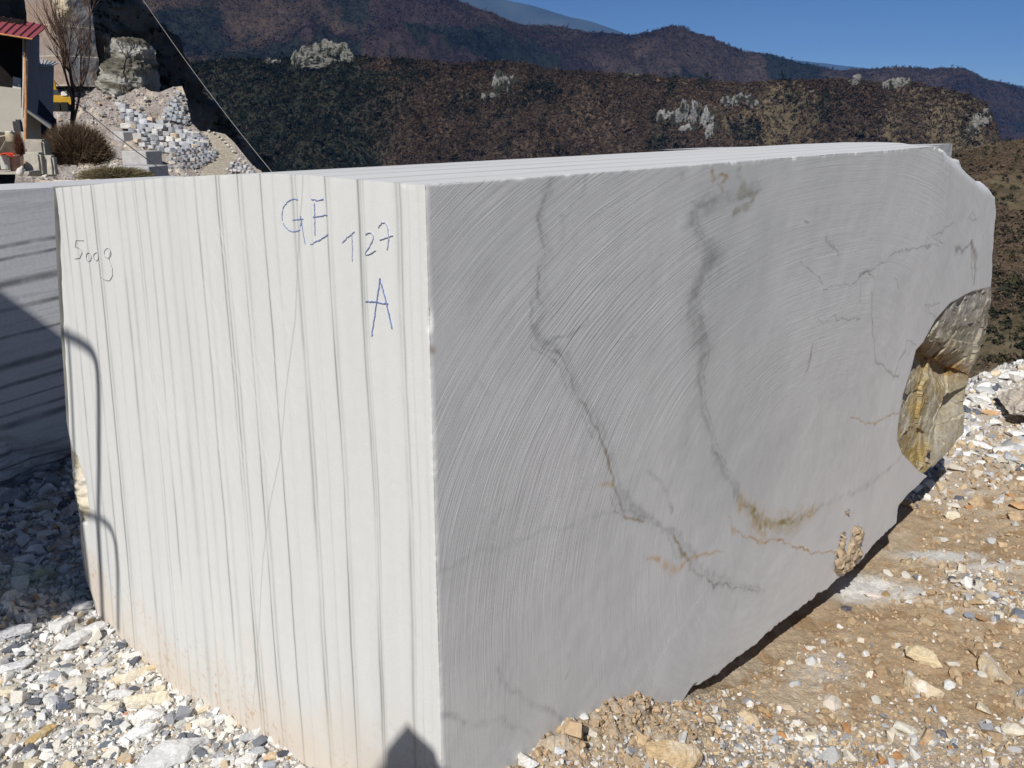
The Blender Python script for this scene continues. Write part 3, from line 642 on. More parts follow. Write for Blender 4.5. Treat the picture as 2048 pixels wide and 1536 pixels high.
# ------------------------------------------------------------------ stones
rngp = np.random.default_rng(7)
def hull_proto(n, seed, flat=1.0):
    r_ = np.random.default_rng(seed); p = r_.normal(size=(n, 3)); p /= np.linalg.norm(p, axis=1)[:, None]; p *= r_.uniform(.8, 1.0, (n, 1))
    p = np.sign(p) * np.abs(p) ** .85 * .9
    bm = bmesh.new(); [bm.verts.new(q) for q in p]; ret = bmesh.ops.convex_hull(bm, input=bm.verts)
    bmesh.ops.delete(bm, geom=[e for e in ret['geom_interior'] if isinstance(e, bmesh.types.BMVert)], context='VERTS')
    bmesh.ops.triangulate(bm, faces=bm.faces); bm.verts.index_update(); bm.verts.ensure_lookup_table()
    v = np.array([q.co[:] for q in bm.verts]); f = np.array([[q.index for q in fc.verts] for fc in bm.faces]); bm.free()
    return v, f
PR_S = [hull_proto(10, 100 + k) for k in range(10)]; PR_M = [hull_proto(18, 200 + k) for k in range(14)]
def rand_rot(n, rng, tilt=1.0):
    q = rng.normal(size=(n, 4)); q[:, 1:3] *= tilt; q /= np.linalg.norm(q, axis=1)[:, None]; a, b, c, d = q.T
    return np.stack([np.stack([a*a+b*b-c*c-d*d, 2*(b*c-a*d), 2*(b*d+a*c)], -1), np.stack([2*(b*c+a*d), a*a-b*b+c*c-d*d, 2*(c*d-a*b)], -1), np.stack([2*(b*d-a*c), 2*(c*d+a*b), a*a-b*b-c*c+d*d], -1)], 1)
def yaw_rot(n, rng, a0):
    a = a0 + rng.normal(size=n) * .22; t = rng.normal(size=n) * .06; c, s = np.cos(a), np.sin(a); o = np.zeros_like(a); l = o + 1
    Rz = np.stack([np.stack([c, -s, o], -1), np.stack([s, c, o], -1), np.stack([o, o, l], -1)], 1); ct, st = np.cos(t), np.sin(t); Ry = np.stack([np.stack([ct, o, st], -1), np.stack([o, l, o], -1), np.stack([-st, o, ct], -1)], 1); return Rz @ Ry
def scatter(protos, pos, size, cols, rng, flat=(.55, .95), elong=(.7, 1.35), tilt=.35, aligned=None):
    vs, fs, cs, off = [], [], [], 0; pick = rng.integers(len(protos), size=len(pos))
    for k, (pv, pf) in enumerate(protos):
        i = np.where(pick == k)[0]
        if not len(i): continue
        n = len(i); S_ = np.stack([rng.uniform(*elong, n), rng.uniform(.7, 1.1, n), rng.uniform(*flat, n)], -1) * size[i][:, None]
        Rm = rand_rot(n, rng, tilt) if aligned is None else yaw_rot(n, rng, aligned); v = np.einsum('nij,nvj->nvi', Rm, pv[None] * S_[:, None]) + pos[i][:, None]
        nv = len(pv); vs.append(v.reshape(-1, 3)); fs.append((pf[None] + (np.arange(n) * nv)[:, None, None]).reshape(-1, 3) + off); off += n * nv
        cs.append(np.repeat(cols[i], nv, 0))
    return np.concatenate(vs), np.concatenate(fs), np.concatenate(cs)
PAL_L = [([.83, .82, .79], .46), ([.74, .71, .64], .20), ([.60, .60, .60], .14), ([.68, .56, .40], .09), ([.36, .37, .40], .07), ([.16, .17, .20], .05), ([.50, .34, .2], .015), ([.50, .44, .36], .02)]
PAL_R = [([.74, .72, .68], .24), ([.64, .58, .48], .22), ([.56, .44, .29], .22), ([.52, .52, .52], .12), ([.30, .31, .34], .07), ([.15, .15, .18], .04), ([.48, .26, .12], .04), ([.44, .32, .19], .05)]
def pal(P, n, rng):
    c = np.array([a for a, _ in P]); p = np.array([b for _, b in P]); k = rng.choice(len(P), n, p=p / p.sum()); return np.clip(c[k] * rng.uniform(.85, 1.12, (n, 1)), 0, .85)
def sample_ground(n, rng, r0=1.0, r1=9.0, a0=-50, a1=50):
    r = np.sqrt(rng.uniform(0, 1, n)); r = r0 * (r1 / r0) ** rng.uniform(0, 1, n) ** .85; a = np.radians(rng.uniform(a0, a1, n)); return r * np.sin(a), r * np.cos(a)
def block_mask(x, y, m=.0):
    u, v = uv_of(x, y); return ~((u > -m) & (u < 2.1) & (v > .01 - m) & (v < 3.7))
M_GRAVEL = attr_mat("gravel_stone", .85, .2, .16, 90, .25, .003)
rng = np.random.default_rng(3)
allv, allf, allc, off = [], [], [], 0
for n, s0, sg in ((130000, .0052, .42), (45000, .0110, .36), (13500, .0205, .28)):
    x, y = sample_ground(n, rng); rt_, gr_, du2 = zones(x, y)
    keep = block_mask(x, y) & (rng.uniform(size=n) < np.where(rt_ > .5, (gr_ ** 1.3 * (.8 if s0 < .015 else .4) + .03) * (1 - .8 * gz_blobs(x, y, BL_MOUND)) * (1 - .7 * du2), .95)); x, y = x[keep], y[keep]; rt_ = rt_[keep]
    size = s0 * np.exp(rng.normal(size=len(x)) * sg) * np.clip(np.hypot(x, y) / 2.6, .85, 2.2); z = gtot(x, y) + size * .25
    gq = gz_blobs(x, y, [(60, 1155, 90, 26, 1), (150, 1190, 60, 14, .8)])
    c = np.where((rng.uniform(size=len(x)) < rt_)[:, None], pal(PAL_R, len(x), rng), pal(PAL_L, len(x), rng)); c = mix(c, [.46, .58, .44], gq * .6)
    v, f, cc_ = scatter(PR_S, np.stack([x, y, z], -1), size, c, rng); allv.append(v); allf.append(f + off); allc.append(cc_); off += len(v)
gv_ = obj('gravel', mesh_np(np.concatenate(allv), [np.concatenate(allf)], np.concatenate(allc), smooth=False), M_GRAVEL); props(gv_, kind='stuff')
# clay crumbs
allv, allf, allc, off = [], [], [], 0
for n, s0 in ((84000, .0055), (17000, .011), (6300, .018)):
    x, y = sample_ground(n, rng); rt_, gr_, du2 = zones(x, y); near = gz_blobs(x, y, BL_MOUND)
    keep = block_mask(x, y) & (rng.uniform(size=n) < rt_ * ((.45 if s0 < .01 else .18 if s0 < .015 else .03) + near) * (1 - du2)); x, y = x[keep], y[keep]
    size = s0 * np.exp(rng.normal(size=len(x)) * .4) * np.clip(np.hypot(x, y) / 2.6, .85, 2.); z = gtot(x, y) + size * .2
    c = np.array([[.50, .37, .235]]) * rng.uniform(.75, 1.15, (len(x), 1)); v, f, cc_ = scatter(PR_S, np.stack([x, y, z], -1), size, c, rng, flat=(.7, 1)); allv.append(v); allf.append(f + off); allc.append(cc_); off += len(v)
cr = obj('clay_crumbs', mesh_np(np.concatenate(allv), [np.concatenate(allf)], np.concatenate(allc), smooth=False), M_CLAY); props(cr, kind='stuff')

# -- single stones, placed where the photograph shows them
def rock_mesh(seed, size, col, col2=None, n=20, cuts=3, rough=.05, big=.12):
    v, f = hull_proto(n, seed); v = v * np.array(size)
    bm = bmesh.new(); vs = [bm.verts.new(q) for q in v]
    for t in f: bm.faces.new([vs[i] for i in t])
    bmesh.ops.dissolve_limit(bm, angle_limit=R(14), verts=bm.verts, edges=bm.edges)
    bmesh.ops.bevel(bm, geom=list(bm.edges), offset=min(size) * .05, segments=1, affect='EDGES')
    bmesh.ops.triangulate(bm, faces=bm.faces)
    for _ in range(cuts): bmesh.ops.subdivide_edges(bm, edges=bm.edges, cuts=1, use_grid_fill=True)
    bm.normal_update(); co = np.array([q.co[:] for q in bm.verts]); no = np.array([q.normal[:] for q in bm.verts]); s_ = max(size)
    k = co / s_; d = s_ * (big * .3 * fbm(k * 2.5, seed, 3) + rough * .6 * ridged(k * 6, seed + 5, 3) - rough * .3 + rough * .25 * fbm(k * 22, seed + 8, 3)); co = co + no * d[:, None]
    bm.verts.index_update(); fc = np.array([[q.index for q in p.verts] for p in bm.faces]); bm.free()
    c = np.tile(col, (len(co), 1)).astype(float)
    if col2 is not None: c = mix(c, col2, sstep(-.1, .35, fbm(k * 2.2, seed + 20, 4)))
    c *= (1 + .12 * fbm(k * 14, seed + 21, 3))[:, None]
    return mesh_np(co, [fc], np.clip(c, 0, .86), smooth=False)
M_STONE = attr_mat("loose_stone", .8, .25, .16, 70, .45, .004)
rk_n = 0
def stone(px, py, wpx, hpx, name, label, col, col2=None, cat='stone', group=None, rz=None, thick=None, cuts=3, sink=.16, n=20, tilt=.15, parent=None, z0=None):
    """px, py: centre in the photo; wpx, hpx its size there"""
    global rk_n; rk_n += 1; p = to_ground(px, py + hpx * .25); d = math.hypot(p[0], p[1]); m = math.hypot(d, EYE - p[2]) / FPX / 1.02
    wx = wpx * m / 2 * 1.1; hh = hpx * m / 2 * 1.1; el = math.atan2(EYE - p[2], d)
    th = (thick * wx) if thick else min(wx, hh) * .62
    dp = max((hh - th * math.cos(el)) / max(math.sin(el), .3), th * .7)
    me = rock_mesh(300 + rk_n, (wx, dp, th), col, col2, n, cuts)
    o = obj(name, me, M_STONE); az = math.atan2(p[0], p[1]); z = float(gtot(p[:1], p[1:2])[0])
    o.location = (p[0], p[1], z + th * (1 - 2 * sink) * .9); r2 = random.Random(rk_n)
    o.rotation_euler = (r2.uniform(-tilt, tilt), r2.uniform(-tilt, tilt), -az + (r2.uniform(-.2, .2) if rz is None else rz))
    props(o, label, cat, group); return o
WH, CR, GY, DG, TN, OR = [.78, .77, .75], [.74, .68, .54], [.60, .61, .62], [.22, .24, .28], [.58, .46, .31], [.56, .34, .16]
stone(352, 1500, 158, 84, 'marble_slab', 'largest grey-white flat slab lying at the foot of the striped face', [.66, .66, .66], [.56, .57, .58], 'stone', thick=.28, n=14, rz=.5, cuts=4)
stone(300, 1402, 104, 48, 'stone', 'long cream stone right above the rounded white stone at the striped face', CR, [.78, .74, .66], thick=.4, cuts=4)
stone(301, 1438, 66, 44, 'stone', 'rounded bright white stone left of the two dark grey stones', WH, None, n=30, thick=.6, cuts=4)
stone(371, 1431, 38, 48, 'stone', 'blocky dark grey stone with pale scratches beside the block foot', [.27, .28, .31], [.34, .35, .38], n=12, thick=.9)
stone(343, 1436, 24, 44, 'stone', 'narrow upright mid-grey stone left of the blocky dark one', [.34, .35, .37], n=14, thick=.9)
stone(218, 1415, 50, 34, 'stone', 'oval cream stone in the white gravel', [.76, .70, .58], [.74, .70, .64])
stone(266, 1346, 110, 34, 'stone', 'flat orange-cream slab sunk in the gravel near the striped face', [.72, .57, .36], [.72, .66, .55], thick=.25, sink=.35)
stone(240, 1384, 50, 28, 'stone', 'small grey-white stone above the oval cream stone', [.66, .66, .66])
stone(150, 1283, 82, 44, 'stone', 'long white marble stone lying left, in the rail shadow', WH, [.7, .7, .7], rz=.5)
stone(186, 1258, 62, 30, 'stone', 'white marble stone crossed by the rail shadow at the block corner', [.72, .72, .73], rz=.3)
stone(127, 1249, 58, 40, 'stone', 'white stone with a ridge, up and left of the longest white one', WH, [.72, .70, .66], rz=.4)
stone(170, 1210, 58, 34, 'stone', 'broad white stone touching the lower left corner of the block', WH, [.72, .72, .7])
stone(36, 1268, 72, 26, 'stone', 'long flat white stone at the left edge beside the shade', [.70, .70, .72], thick=.35)
stone(152, 1364, 46, 34, 'stone', 'blocky pinkish white stone in open gravel', [.72, .67, .60])
stone(85, 1474, 66, 26, 'stone', 'brown and ochre elongated stone near the lower left corner', [.50, .36, .17], [.55, .46, .30], rz=.4)
stone(276, 1474, 98, 34, 'stone', 'long white slab left of the largest grey slab', [.74, .74, .74], thick=.35, rz=-.1)
stone(92, 1360, 60, 30, 'stone', 'grey-shadowed white stone in left gravel', [.68, .69, .70])
stone(32, 1335, 66, 34, 'stone', 'wide white stone lowest in the left shade streak', [.70, .70, .72])
stone(14, 1385, 40, 24, 'stone', 'cream stone cut by the left picture edge', CR)
stone(128, 1334, 34, 18, 'stone', 'dark blackish stone between two white ones', [.16, .17, .2])
stone(30, 1302, 46, 20, 'stone', 'flat black stone on the left gravel', [.14, .15, .18], thick=.4)
stone(258, 1424, 34, 14, 'stone', 'thin salmon red stone left of the white rounded stone', [.60, .30, .20], rz=.4)
stone(232, 1448, 28, 20, 'stone', 'charcoal stone under the salmon red stone', [.15, .17, .20])
stone(128, 1415, 26, 22, 'stone', 'small blue-black stone right of the gravel centre', [.13, .15, .20])
stone(212, 1336, 40, 24, 'stone', 'small white wedge stone left of the orange slab', WH)
stone(270, 1308, 40, 22, 'stone', 'white stone against the lower edge of the striped face', WH, [.74, .70, .62])
stone(318, 1375, 30, 24, 'stone', 'cream pebble touching the striped face above the cream stone', CR)
stone(350, 1382, 28, 20, 'stone', 'white pebble touching the striped face', WH)
stone(403, 1422, 38, 22, 'stone', 'cream and tan stone right of the dark blocky stone', [.74, .66, .52])
stone(402, 1448, 34, 24, 'stone', 'cream white stone under the cream and tan one', [.78, .74, .66])
stone(438, 1440, 40, 24, 'stone', 'pale grey stone under the edge of the striped face', [.66, .67, .68])
stone(463, 1492, 42, 28, 'stone', 'dark slate stone right of the grey slab', [.22, .24, .27], n=12)
stone(500, 1478, 54, 32, 'stone', 'mid-grey angular stone under the block edge', [.50, .52, .54], n=12)
stone(515, 1507, 38, 30, 'stone', 'grey cube-like stone right of the dark slate one', [.44, .47, .49])
stone(541, 1513, 38, 24, 'stone', 'orange veined white stone near the block edge', [.70, .52, .34], [.76, .70, .62])
stone(573, 1508, 46, 20, 'stone', 'black crumbly stone tight under the striped face', [.09, .10, .12])
stone(492, 1524, 50, 28, 'stone', 'white broken stone at the bottom picture edge', WH)
stone(445, 1530, 46, 26, 'stone', 'grey-white stone at the bottom edge beside the slab', [.7, .7, .7])
stone(540, 1533, 30, 24, 'stone', 'bluish grey stone at the bottom edge below the orange one', [.40, .43, .48])
stone(60, 1530, 60, 30, 'stone', 'buff stone at the bottom left picture edge', [.66, .58, .44])
stone(215, 1492, 36, 20, 'stone', 'slate blue stone above the long white slab', [.17, .2, .24])
# shaded ground at the left
stone(22, 990, 60, 46, 'stone', 'large blue-grey stone in deep shade at the foot of the rear block', [.5, .5, .52], [.4, .4, .42], sink=.2)
stone(92, 1010, 56, 36, 'stone', 'tan rounded stone in deep shade near the block corner', [.50, .44, .34], [.5, .48, .42])
stone(42, 1030, 40, 24, 'stone', 'grey stone in shade below the large blue-grey one', [.55, .55, .56])
stone(104, 1064, 30, 20, 'stone', 'white stone in shade close to the block', [.7, .7, .7])
stone(38, 1154, 22, 16, 'stone', 'left one of two round green-tinted stones', [.50, .62, .46])
stone(64, 1152, 34, 18, 'stone', 'right one of two round green-tinted stones', [.50, .62, .48])
# right-hand side
stone(1834, 1312, 92, 56, 'stone', 'upper of two large cream-topped tan stones on the brown clay', [.64, .54, .36], [.76, .73, .66], cuts=4, n=14, thick=.5, rz=-.2, sink=.3)
stone(1848, 1368, 82, 58, 'stone', 'lower of two large cream-topped tan stones on the brown clay', [.62, .52, .38], [.72, .68, .60], cuts=4, n=16, thick=.5, sink=.4)
stone(1988, 1330, 62, 92, 'stone', 'steep triangular tan stone with a grey top at the right', [.58, .47, .32], [.60, .58, .54], cuts=4, n=12, thick=.75, rz=.3, sink=.28)
stone(1970, 1416, 38, 34, 'stone', 'cream angular stone below the triangular tan stone', [.72, .64, .48], n=12)
stone(1898, 1372, 24, 30, 'stone', 'small white stone right of the lower large tan stone', [.72, .72, .7])
stone(1502, 1432, 44, 60, 'stone', 'elongated tan wedge with a white tip in the gravel', [.60, .48, .32], [.62, .5, .34], n=12, rz=.6)
stone(1500, 1406, 16, 24, 'stone', 'small white chip on top of the tan wedge', WH)
stone(1808, 1452, 50, 32, 'stone', 'pale grey-cream stone with a brown nodule at the lower right', [.64, .62, .54])
stone(1665, 1400, 40, 44, 'stone', 'leaning pale tan stone in the mid gravel', [.64, .58, .5], rz=-.6)
stone(1575, 1418, 44, 26, 'stone', 'flat pinkish tan stone in the gravel', [.62, .50, .38])
stone(1620, 1475, 30, 28, 'stone', 'cream cube-like stone near the bottom right gravel', [.74, .68, .54])
stone(1345, 1522, 130, 60, 'boulder', 'large rounded tan boulder at the bottom edge in front of the clay mound', [.56, .42, .25], [.62, .52, .38], n=34, cuts=4, thick=.55, sink=.4)
stone(1056, 1524, 52, 56, 'stone', 'tall white stone leaning on the veined face at the bottom edge', WH, [.74, .70, .62], n=14)
stone(1146, 1436, 26, 42, 'stone', 'left one of three stones on top of the clay mound, white', WH, n=12)
stone(1172, 1418, 26, 34, 'stone', 'middle one of three stones on the clay mound, cream', [.76, .73, .64], n=12)
stone(1200, 1417, 20, 15, 'stone', 'dark grey one of three stones on the clay mound', [.20, .22, .25], n=12)
stone(1167, 1458, 22, 22, 'stone', 'grey-white stone on the slope of the clay mound', [.62, .62, .6])
stone(1184, 1482, 28, 38, 'stone', 'cream and grey stone embedded in the clay mound', [.66, .58, .46], [.6, .6, .58])
stone(1147, 1486, 18, 18, 'stone', 'dark slate pebble in the clay mound', [.24, .25, .28])
stone(1184, 1511, 20, 12, 'stone', 'small slate pebble low in the clay mound', [.26, .27, .3])
stone(1118, 1530, 24, 22, 'stone', 'blue-white pebble at the bottom edge beside the tall white stone', [.72, .74, .76])
stone(1905, 1025, 36, 30, 'stone', 'cream upright stone on the clay beyond the recess', [.72, .64, .50])
stone(1906, 1008, 30, 16, 'stone', 'pale flat stone above the cream upright stone', [.66, .62, .54])
stone(1820, 1206, 24, 16, 'stone', 'white chip on the brown clay right of the dust patch', [.70, .70, .70])
stone(2032, 1010, 42, 22, 'stone', 'orange-tan stone at the right edge of the clay', [.60, .38, .20])
stone(2040, 1232, 40, 34, 'stone', 'dark slate stone at the right picture edge', [.20, .22, .26])
stone(1936, 1236, 22, 18, 'stone', 'slate grey stone in the right gravel patch', [.28, .3, .34]); stone(1958, 1242, 26, 18, 'stone', 'rust brown stone in the right gravel patch', [.38, .24, .12])
stone(1992, 1238, 12, 24, 'stone', 'narrow slate pebble in the right gravel patch', [.2, .22, .26])
stone(1746, 1190, 40, 22, 'stone', 'pinkish white stone half sunk in the white dust', [.70, .60, .55], [.76, .74, .7], thick=.4, sink=.4)
stone(2026, 1462, 46, 34, 'stone', 'cream stone at the lower right picture edge', [.74, .68, .56])
# rubble bank at the far right
stone(1988, 716, 72, 62, 'boulder', 'bright white angular boulder on top of the rubble bank', WH, [.74, .66, .52], n=14, cuts=4, sink=.1, thick=.8)
stone(2034, 790, 92, 150, 'boulder', 'tall cream weathered boulder cut by the right picture edge', [.68, .60, .50], [.72, .68, .62], n=12, cuts=4, thick=1.0, sink=.08)
stone(1972, 778, 40, 26, 'stone', 'pale grey stone next to the rear corner of the block', GY); stone(1978, 830, 44, 14, 'stone', 'flat orange-cream stone below the tall boulder', [.66, .44, .26], thick=.3)
stone(1962, 800, 52, 20, 'stone', 'white slab stone behind the rusty recess', WH, thick=.4); stone(2012, 752, 30, 22, 'stone', 'white stone between the two boulders', WH)
stone(1957, 895, 50, 16, 'stone', 'flat bright white stone below the rubble bank', [.80, .80, .80], thick=.3); stone(2010, 905, 60, 30, 'stone', 'broad white stone at the right edge under the boulder', WH)
stone(1984, 918, 36, 20, 'stone', 'grey-white stone left of the broad white stone', [.7, .7, .7]); stone(2030, 870, 40, 24, 'stone', 'white stone at the foot of the tall boulder', WH)
stone(1955, 855, 26, 14, 'stone', 'small white stone close to the shadowed end of the block', WH)
# medium stones scattered through the gravel
rngs = np.random.default_rng(11); base = [rock_mesh(900 + k, (.5, .42, .34), [1, 1, 1], None, 14, 2) for k in range(8)]
groups = {'wl': ('small pale marble stone in the loose white gravel left of the block', 'pale stones in the left gravel'), 'dl': ('small dark grey stone in the loose white gravel left of the block', 'dark stones in the left gravel'),
          'wr': ('small pale stone in the clay and gravel right of the block', 'pale stones right of the block'), 'tr': ('small tan stone in the clay and gravel right of the block', 'tan stones right of the block'), 'rb': ('pale rubble stone on the bank beyond the far end of the block', 'rubble stones of the far bank')}
for key, n, pals, box in (('wl', 75, [WH, [.70, .69, .66], [.72, .66, .55], GY], (0, 600, 1040, 1536)), ('dl', 18, [DG, [.15, .16, .19]], (0, 560, 1250, 1536)), ('wr', 44, [[.68, .66, .6], GY, [.74, .7, .62]], (1100, 2048, 950, 1536)), ('tr', 44, [TN, [.62, .52, .38], [.5, .36, .2]], (1100, 2048, 950, 1536)), ('rb', 60, [WH, [.7, .66, .56], GY, [.66, .52, .36]], (1945, 2048, 705, 930))):
    k = 0
    mm = {}
    while k < n:
        px, py = rngs.uniform(box[0], box[1]), rngs.uniform(box[2], box[3]); g = to_ground(px, py)
        u, v = uv_of(g[0], g[1])
        if not block_mask(g[0], g[1], .02) or (key[1] == 'l' and u < .1) or (key[1] in 'rb' and u > -.02): continue
        col = pals[rngs.integers(len(pals))]; ck = (rngs.integers(8), tuple(col))
        if ck not in mm:
            m_ = base[ck[0]].copy(); a_ = m_.color_attributes[0]; b_ = np.empty(len(m_.vertices) * 4, np.float32); a_.data.foreach_get('color', b_); b_ = b_.reshape(-1, 4); b_[:, :3] *= np.array(col); a_.data.foreach_set('color', b_.ravel()); mm[ck] = m_
        s_ = rngs.uniform(.026, .055) * (1.5 if key == 'rb' else 1) * np.clip(np.hypot(g[0], g[1]) / 3, .8, 1.6)
        o = bpy.data.objects.new('gravel_stone', mm[ck]); COL.objects.link(o)
        if not mm[ck].materials: mm[ck].materials.append(M_STONE)
        o.scale = (s_ * rngs.uniform(.9, 1.5), s_, s_ * rngs.uniform(.7, 1.1)); o.rotation_euler = (rngs.uniform(-.3, .3), rngs.uniform(-.3, .3), rngs.uniform(0, 6.3))
        o.location = (g[0], g[1], float(gtot(g[:1], g[1:2])[0]) + s_ * .12); props(o, groups[key][0], 'stone', groups[key][1]); k += 1
# boulder that stands behind the block, its tip shows above the top face
p = at(1629, 289, 7.0); bo = obj('boulder', rock_mesh(777, (.42, .4, .95), [.66, .56, .44], [.72, .66, .58], 16, 4), M_STONE); bo.location = (p[0] + .03, 7.0, p[2] - .85)
props(bo, 'beige stone tip peeping over the far top edge of the marble block', 'boulder')
p = at(1668, 292, 7.3); bo = obj('boulder', rock_mesh(778, (.5, .4, .9), [.36, .32, .28], [.42, .36, .3], 16, 4), M_STONE); bo.location = (p[0], 7.3, p[2] - .87)
props(bo, 'low grey-brown stone showing just right of the beige tip behind the block', 'boulder')

# ================================================================== SECOND BLOCK, at the left behind
def block2_mat():
    q = NT("banded_marble", .6, .25); o = q.obj(); sx = q.n('ShaderNodeSeparateXYZ', {0: o}); x, y, z = sx.outputs
    wv = q.math('MULTIPLY', q.noise(o, 1.2, 3), .05); zz = q.math('ADD', q.math('ADD', z, q.math('MULTIPLY', y, .10)), wv)
    v = q.n('ShaderNodeCombineXYZ', {0: 0.0, 1: q.math('MULTIPLY', y, .35), 2: q.math('MULTIPLY', zz, 9.0)}).outputs[0]
    n = q.noise(v, 1.0, 4, .62); thin = q.ramp(n, [(.36, (.58, .59, .61)), (.43, (.68, .69, .71)), (.52, (.72, .725, .74)), (.545, (.60, .61, .63)), (.57, (.70, .71, .72)), (.68, (.66, .67, .69))])
    w_ = q.math('ADD', zz, 0.0); lines = []
    for z0, wd in ((-.02, .012), (.09, .006), (.235, .010), (.40, .016), (.455, .007), (.60, .010), (.70, .016), (.84, .007), (.97, .010), (1.09, .018), (1.21, .008), (1.27, .01), (.16, .006), (.52, .005)):
        d = q.math('ABSOLUTE', q.math('SUBTRACT', zz, z0 + .08)); lines.append(q.n('ShaderNodeMapRange', {0: d, 1: wd * .4, 2: wd * 1.5, 3: 1.0, 4: 0.0}).outputs[0])
    s_ = lines[0]
    for l_ in lines[1:]: s_ = q.math('MAXIMUM', s_, l_)
    s_ = q.math('MULTIPLY', s_, q.n('ShaderNodeMapRange', {0: q.noise(o, 5, 3), 1: .3, 2: .6, 3: .25, 4: .85}).outputs[0])
    c = q.mixc(s_, thin, (.17, .18, .19))
    c = q.mul(c, q.ramp(q.noise(o, 60, 4), [(.3, (.93,) * 3), (.7, (1.06,) * 3)])); q.color(c); q.bump(q.noise(o, 140, 4), .25, .002); return q.m
D2 = np.array([math.sin(R(43)), math.cos(R(43))]); N2 = np.array([-D2[1], D2[0]]); b0 = at_z(131, 985, -.27)[:2]
# box with a rough lower third
l0, l1, dpt, ht = -1.5, 1.0, .42, 1.585
ny, nzz = 160, 120; a_, b_ = np.meshgrid(np.linspace(l0, l1, ny), np.linspace(-.1, ht, nzz)); q2 = np.stack([a_.ravel(), b_.ravel()], -1)
brk2 = sstep(.36, .22, q2[:, 1] + .25 * fbm(np.stack([q2[:, 0] * 3, q2[:, 0] * 0], -1), 301, 3) - .12 * sstep(.0, -.5, q2[:, 0]))
dpth = brk2 * (.05 + .10 * sstep(.3, -.1, q2[:, 1]) + .06 * ridged(q2 * np.array([4, 7]), 302, 4))
mb = MB(); mb.add(np.stack([dpth, -q2[:, 0], q2[:, 1]], -1), grid_faces(nzz, ny))
def sheet(mb, p00, p10, p11, p01, n=24, amp=.0, seed=0):
    s_, t_ = np.meshgrid(np.linspace(0, 1, n), np.linspace(0, 1, n)); s_ = s_.ravel()[:, None]; t_ = t_.ravel()[:, None]
    P = (1 - s_) * (1 - t_) * np.array(p00) + s_ * (1 - t_) * np.array(p10) + s_ * t_ * np.array(p11) + (1 - s_) * t_ * np.array(p01)
    if amp: nrm = np.cross(np.array(p10) - p00, np.array(p01) - p00); nrm = nrm / np.linalg.norm(nrm); P = P + nrm * (amp * fbm(P * 5, seed, 4) * 16 * s_[:, 0] * (1 - s_[:, 0]) * t_[:, 0] * (1 - t_[:, 0]))[:, None]
    P = P * np.array([1, -1, 1]); mb.add(P, grid_faces(n, n))
sheet(mb, (0, l0, ht), (0, l1, ht), (dpt, l1, ht), (dpt, l0, ht)); sheet(mb, (0, l0, -.1), (0, l0, ht), (dpt, l0, ht), (dpt, l0, -.1), amp=.03, seed=5)
sheet(mb, (dpt, l0, -.1), (dpt, l0, ht), (dpt, l1, ht), (dpt, l1, -.1), amp=.04, seed=6); sheet(mb, (0, l1, -.1), (dpt, l1, -.1), (dpt, l1, ht), (0, l1, ht), amp=.03, seed=7)
b2 = mb.build('marble_block', block2_mat()); 
# local x points away from the viewer side, local y along D2
b2.location = (b0[0], b0[1], -.27); b2.rotation_euler = (0, 0, math.atan2(N2[1], N2[0]))
props(b2, 'rear marble block with near-horizontal dark bands, half in shade behind the left edge', 'marble block')
# a pale slab lying behind it
# ================================================================== UNSEEN LOADER at the left; cab and bucket shaped to cast the shadows
SV = sun_vec
def from_face(px, py, t):
    q = on_left([(px, py)])[0]; x, y = w_of(q[0], 0); return np.array([x, y, q[1]]) + SV * t
def from_b2(px, py, t):
    r = ray(px, py); n = np.array([N2[0], N2[1]]); k = (b0 @ n) / (r[:2] @ n); return np.array([r[0] * k, r[1] * k, EYE + r[2] * k]) + SV * t
def from_g(px, py, t): return to_ground(px, py) + SV * t
M_YEL = simple("loader_paint", (.62, .36, .03), .45, .4, .12, 3, .05); M_RAIL = simple("dark_rail", (.05, .05, .055), .5, .4, .2, 10, .05); M_TYRE = simple("tyre_rubber", (.03, .03, .03), .9, .2, .2, 20, .3); M_GLASS = simple("cab_glass", (.05, .06, .07), .1, .5, .1, 5, 0)
ld = thing('shadow_loader', 'unseen yellow wheel loader out of view at the left, shaped to cast the shadows there', 'loader', (-3.4, -.6, 0))
ld.rotation_euler = (0, 0, 0)
def lpart(mbx, name, mat, par=ld, smooth=False):
    v = np.concatenate(mbx.v) - np.array([-3.4, -.6, 0]); return obj(name, mesh_np(v, mbx.f, None, smooth), mat, par)
pts_ = [from_g(-260, 1380, 3.4), from_g(0, 1272, 3.4), from_face(180, 1196, 3.4), from_face(150, 1000, 3.4), from_face(124, 770, 3.4), from_b2(124, 712, 3.4), from_b2(60, 652, 3.4), from_b2(0, 602, 3.4), from_b2(-110, 500, 3.4), from_g(0, 940, 3.4), from_g(-260, 1000, 3.4)]
e1 = np.cross(SV, [0, 0, 1.]); e1 /= np.linalg.norm(e1); e2 = np.cross(e1, SV); pr_ = np.array([[p_ @ e1, p_ @ e2] for p_ in pts_]); c_ = np.mean([p_ @ SV for p_ in pts_])
def hull2(P):
    P = sorted(map(tuple, P)); cr_ = lambda o, a, b: (a[0] - o[0]) * (b[1] - o[1]) - (a[1] - o[1]) * (b[0] - o[0]); L = []
    for S_ in (P, P[::-1]):
        h = []
        for p_ in S_:
            while len(h) > 1 and cr_(h[-2], h[-1], p_) <= 0: h.pop()
            h.append(p_)
        L += h[:-1]
    return np.array(L)
H2 = hull2(pr_); far_k = max(c_, 0); Vt = [e1 * a + e2 * b + SV * (far_k + .3) for a, b in H2]
m_ = MB(); n_ = len(Vt); back = [v_ + SV * 2.2 for v_ in Vt]; tri = np.array([[0, k, k + 1] for k in range(1, n_ - 1)])
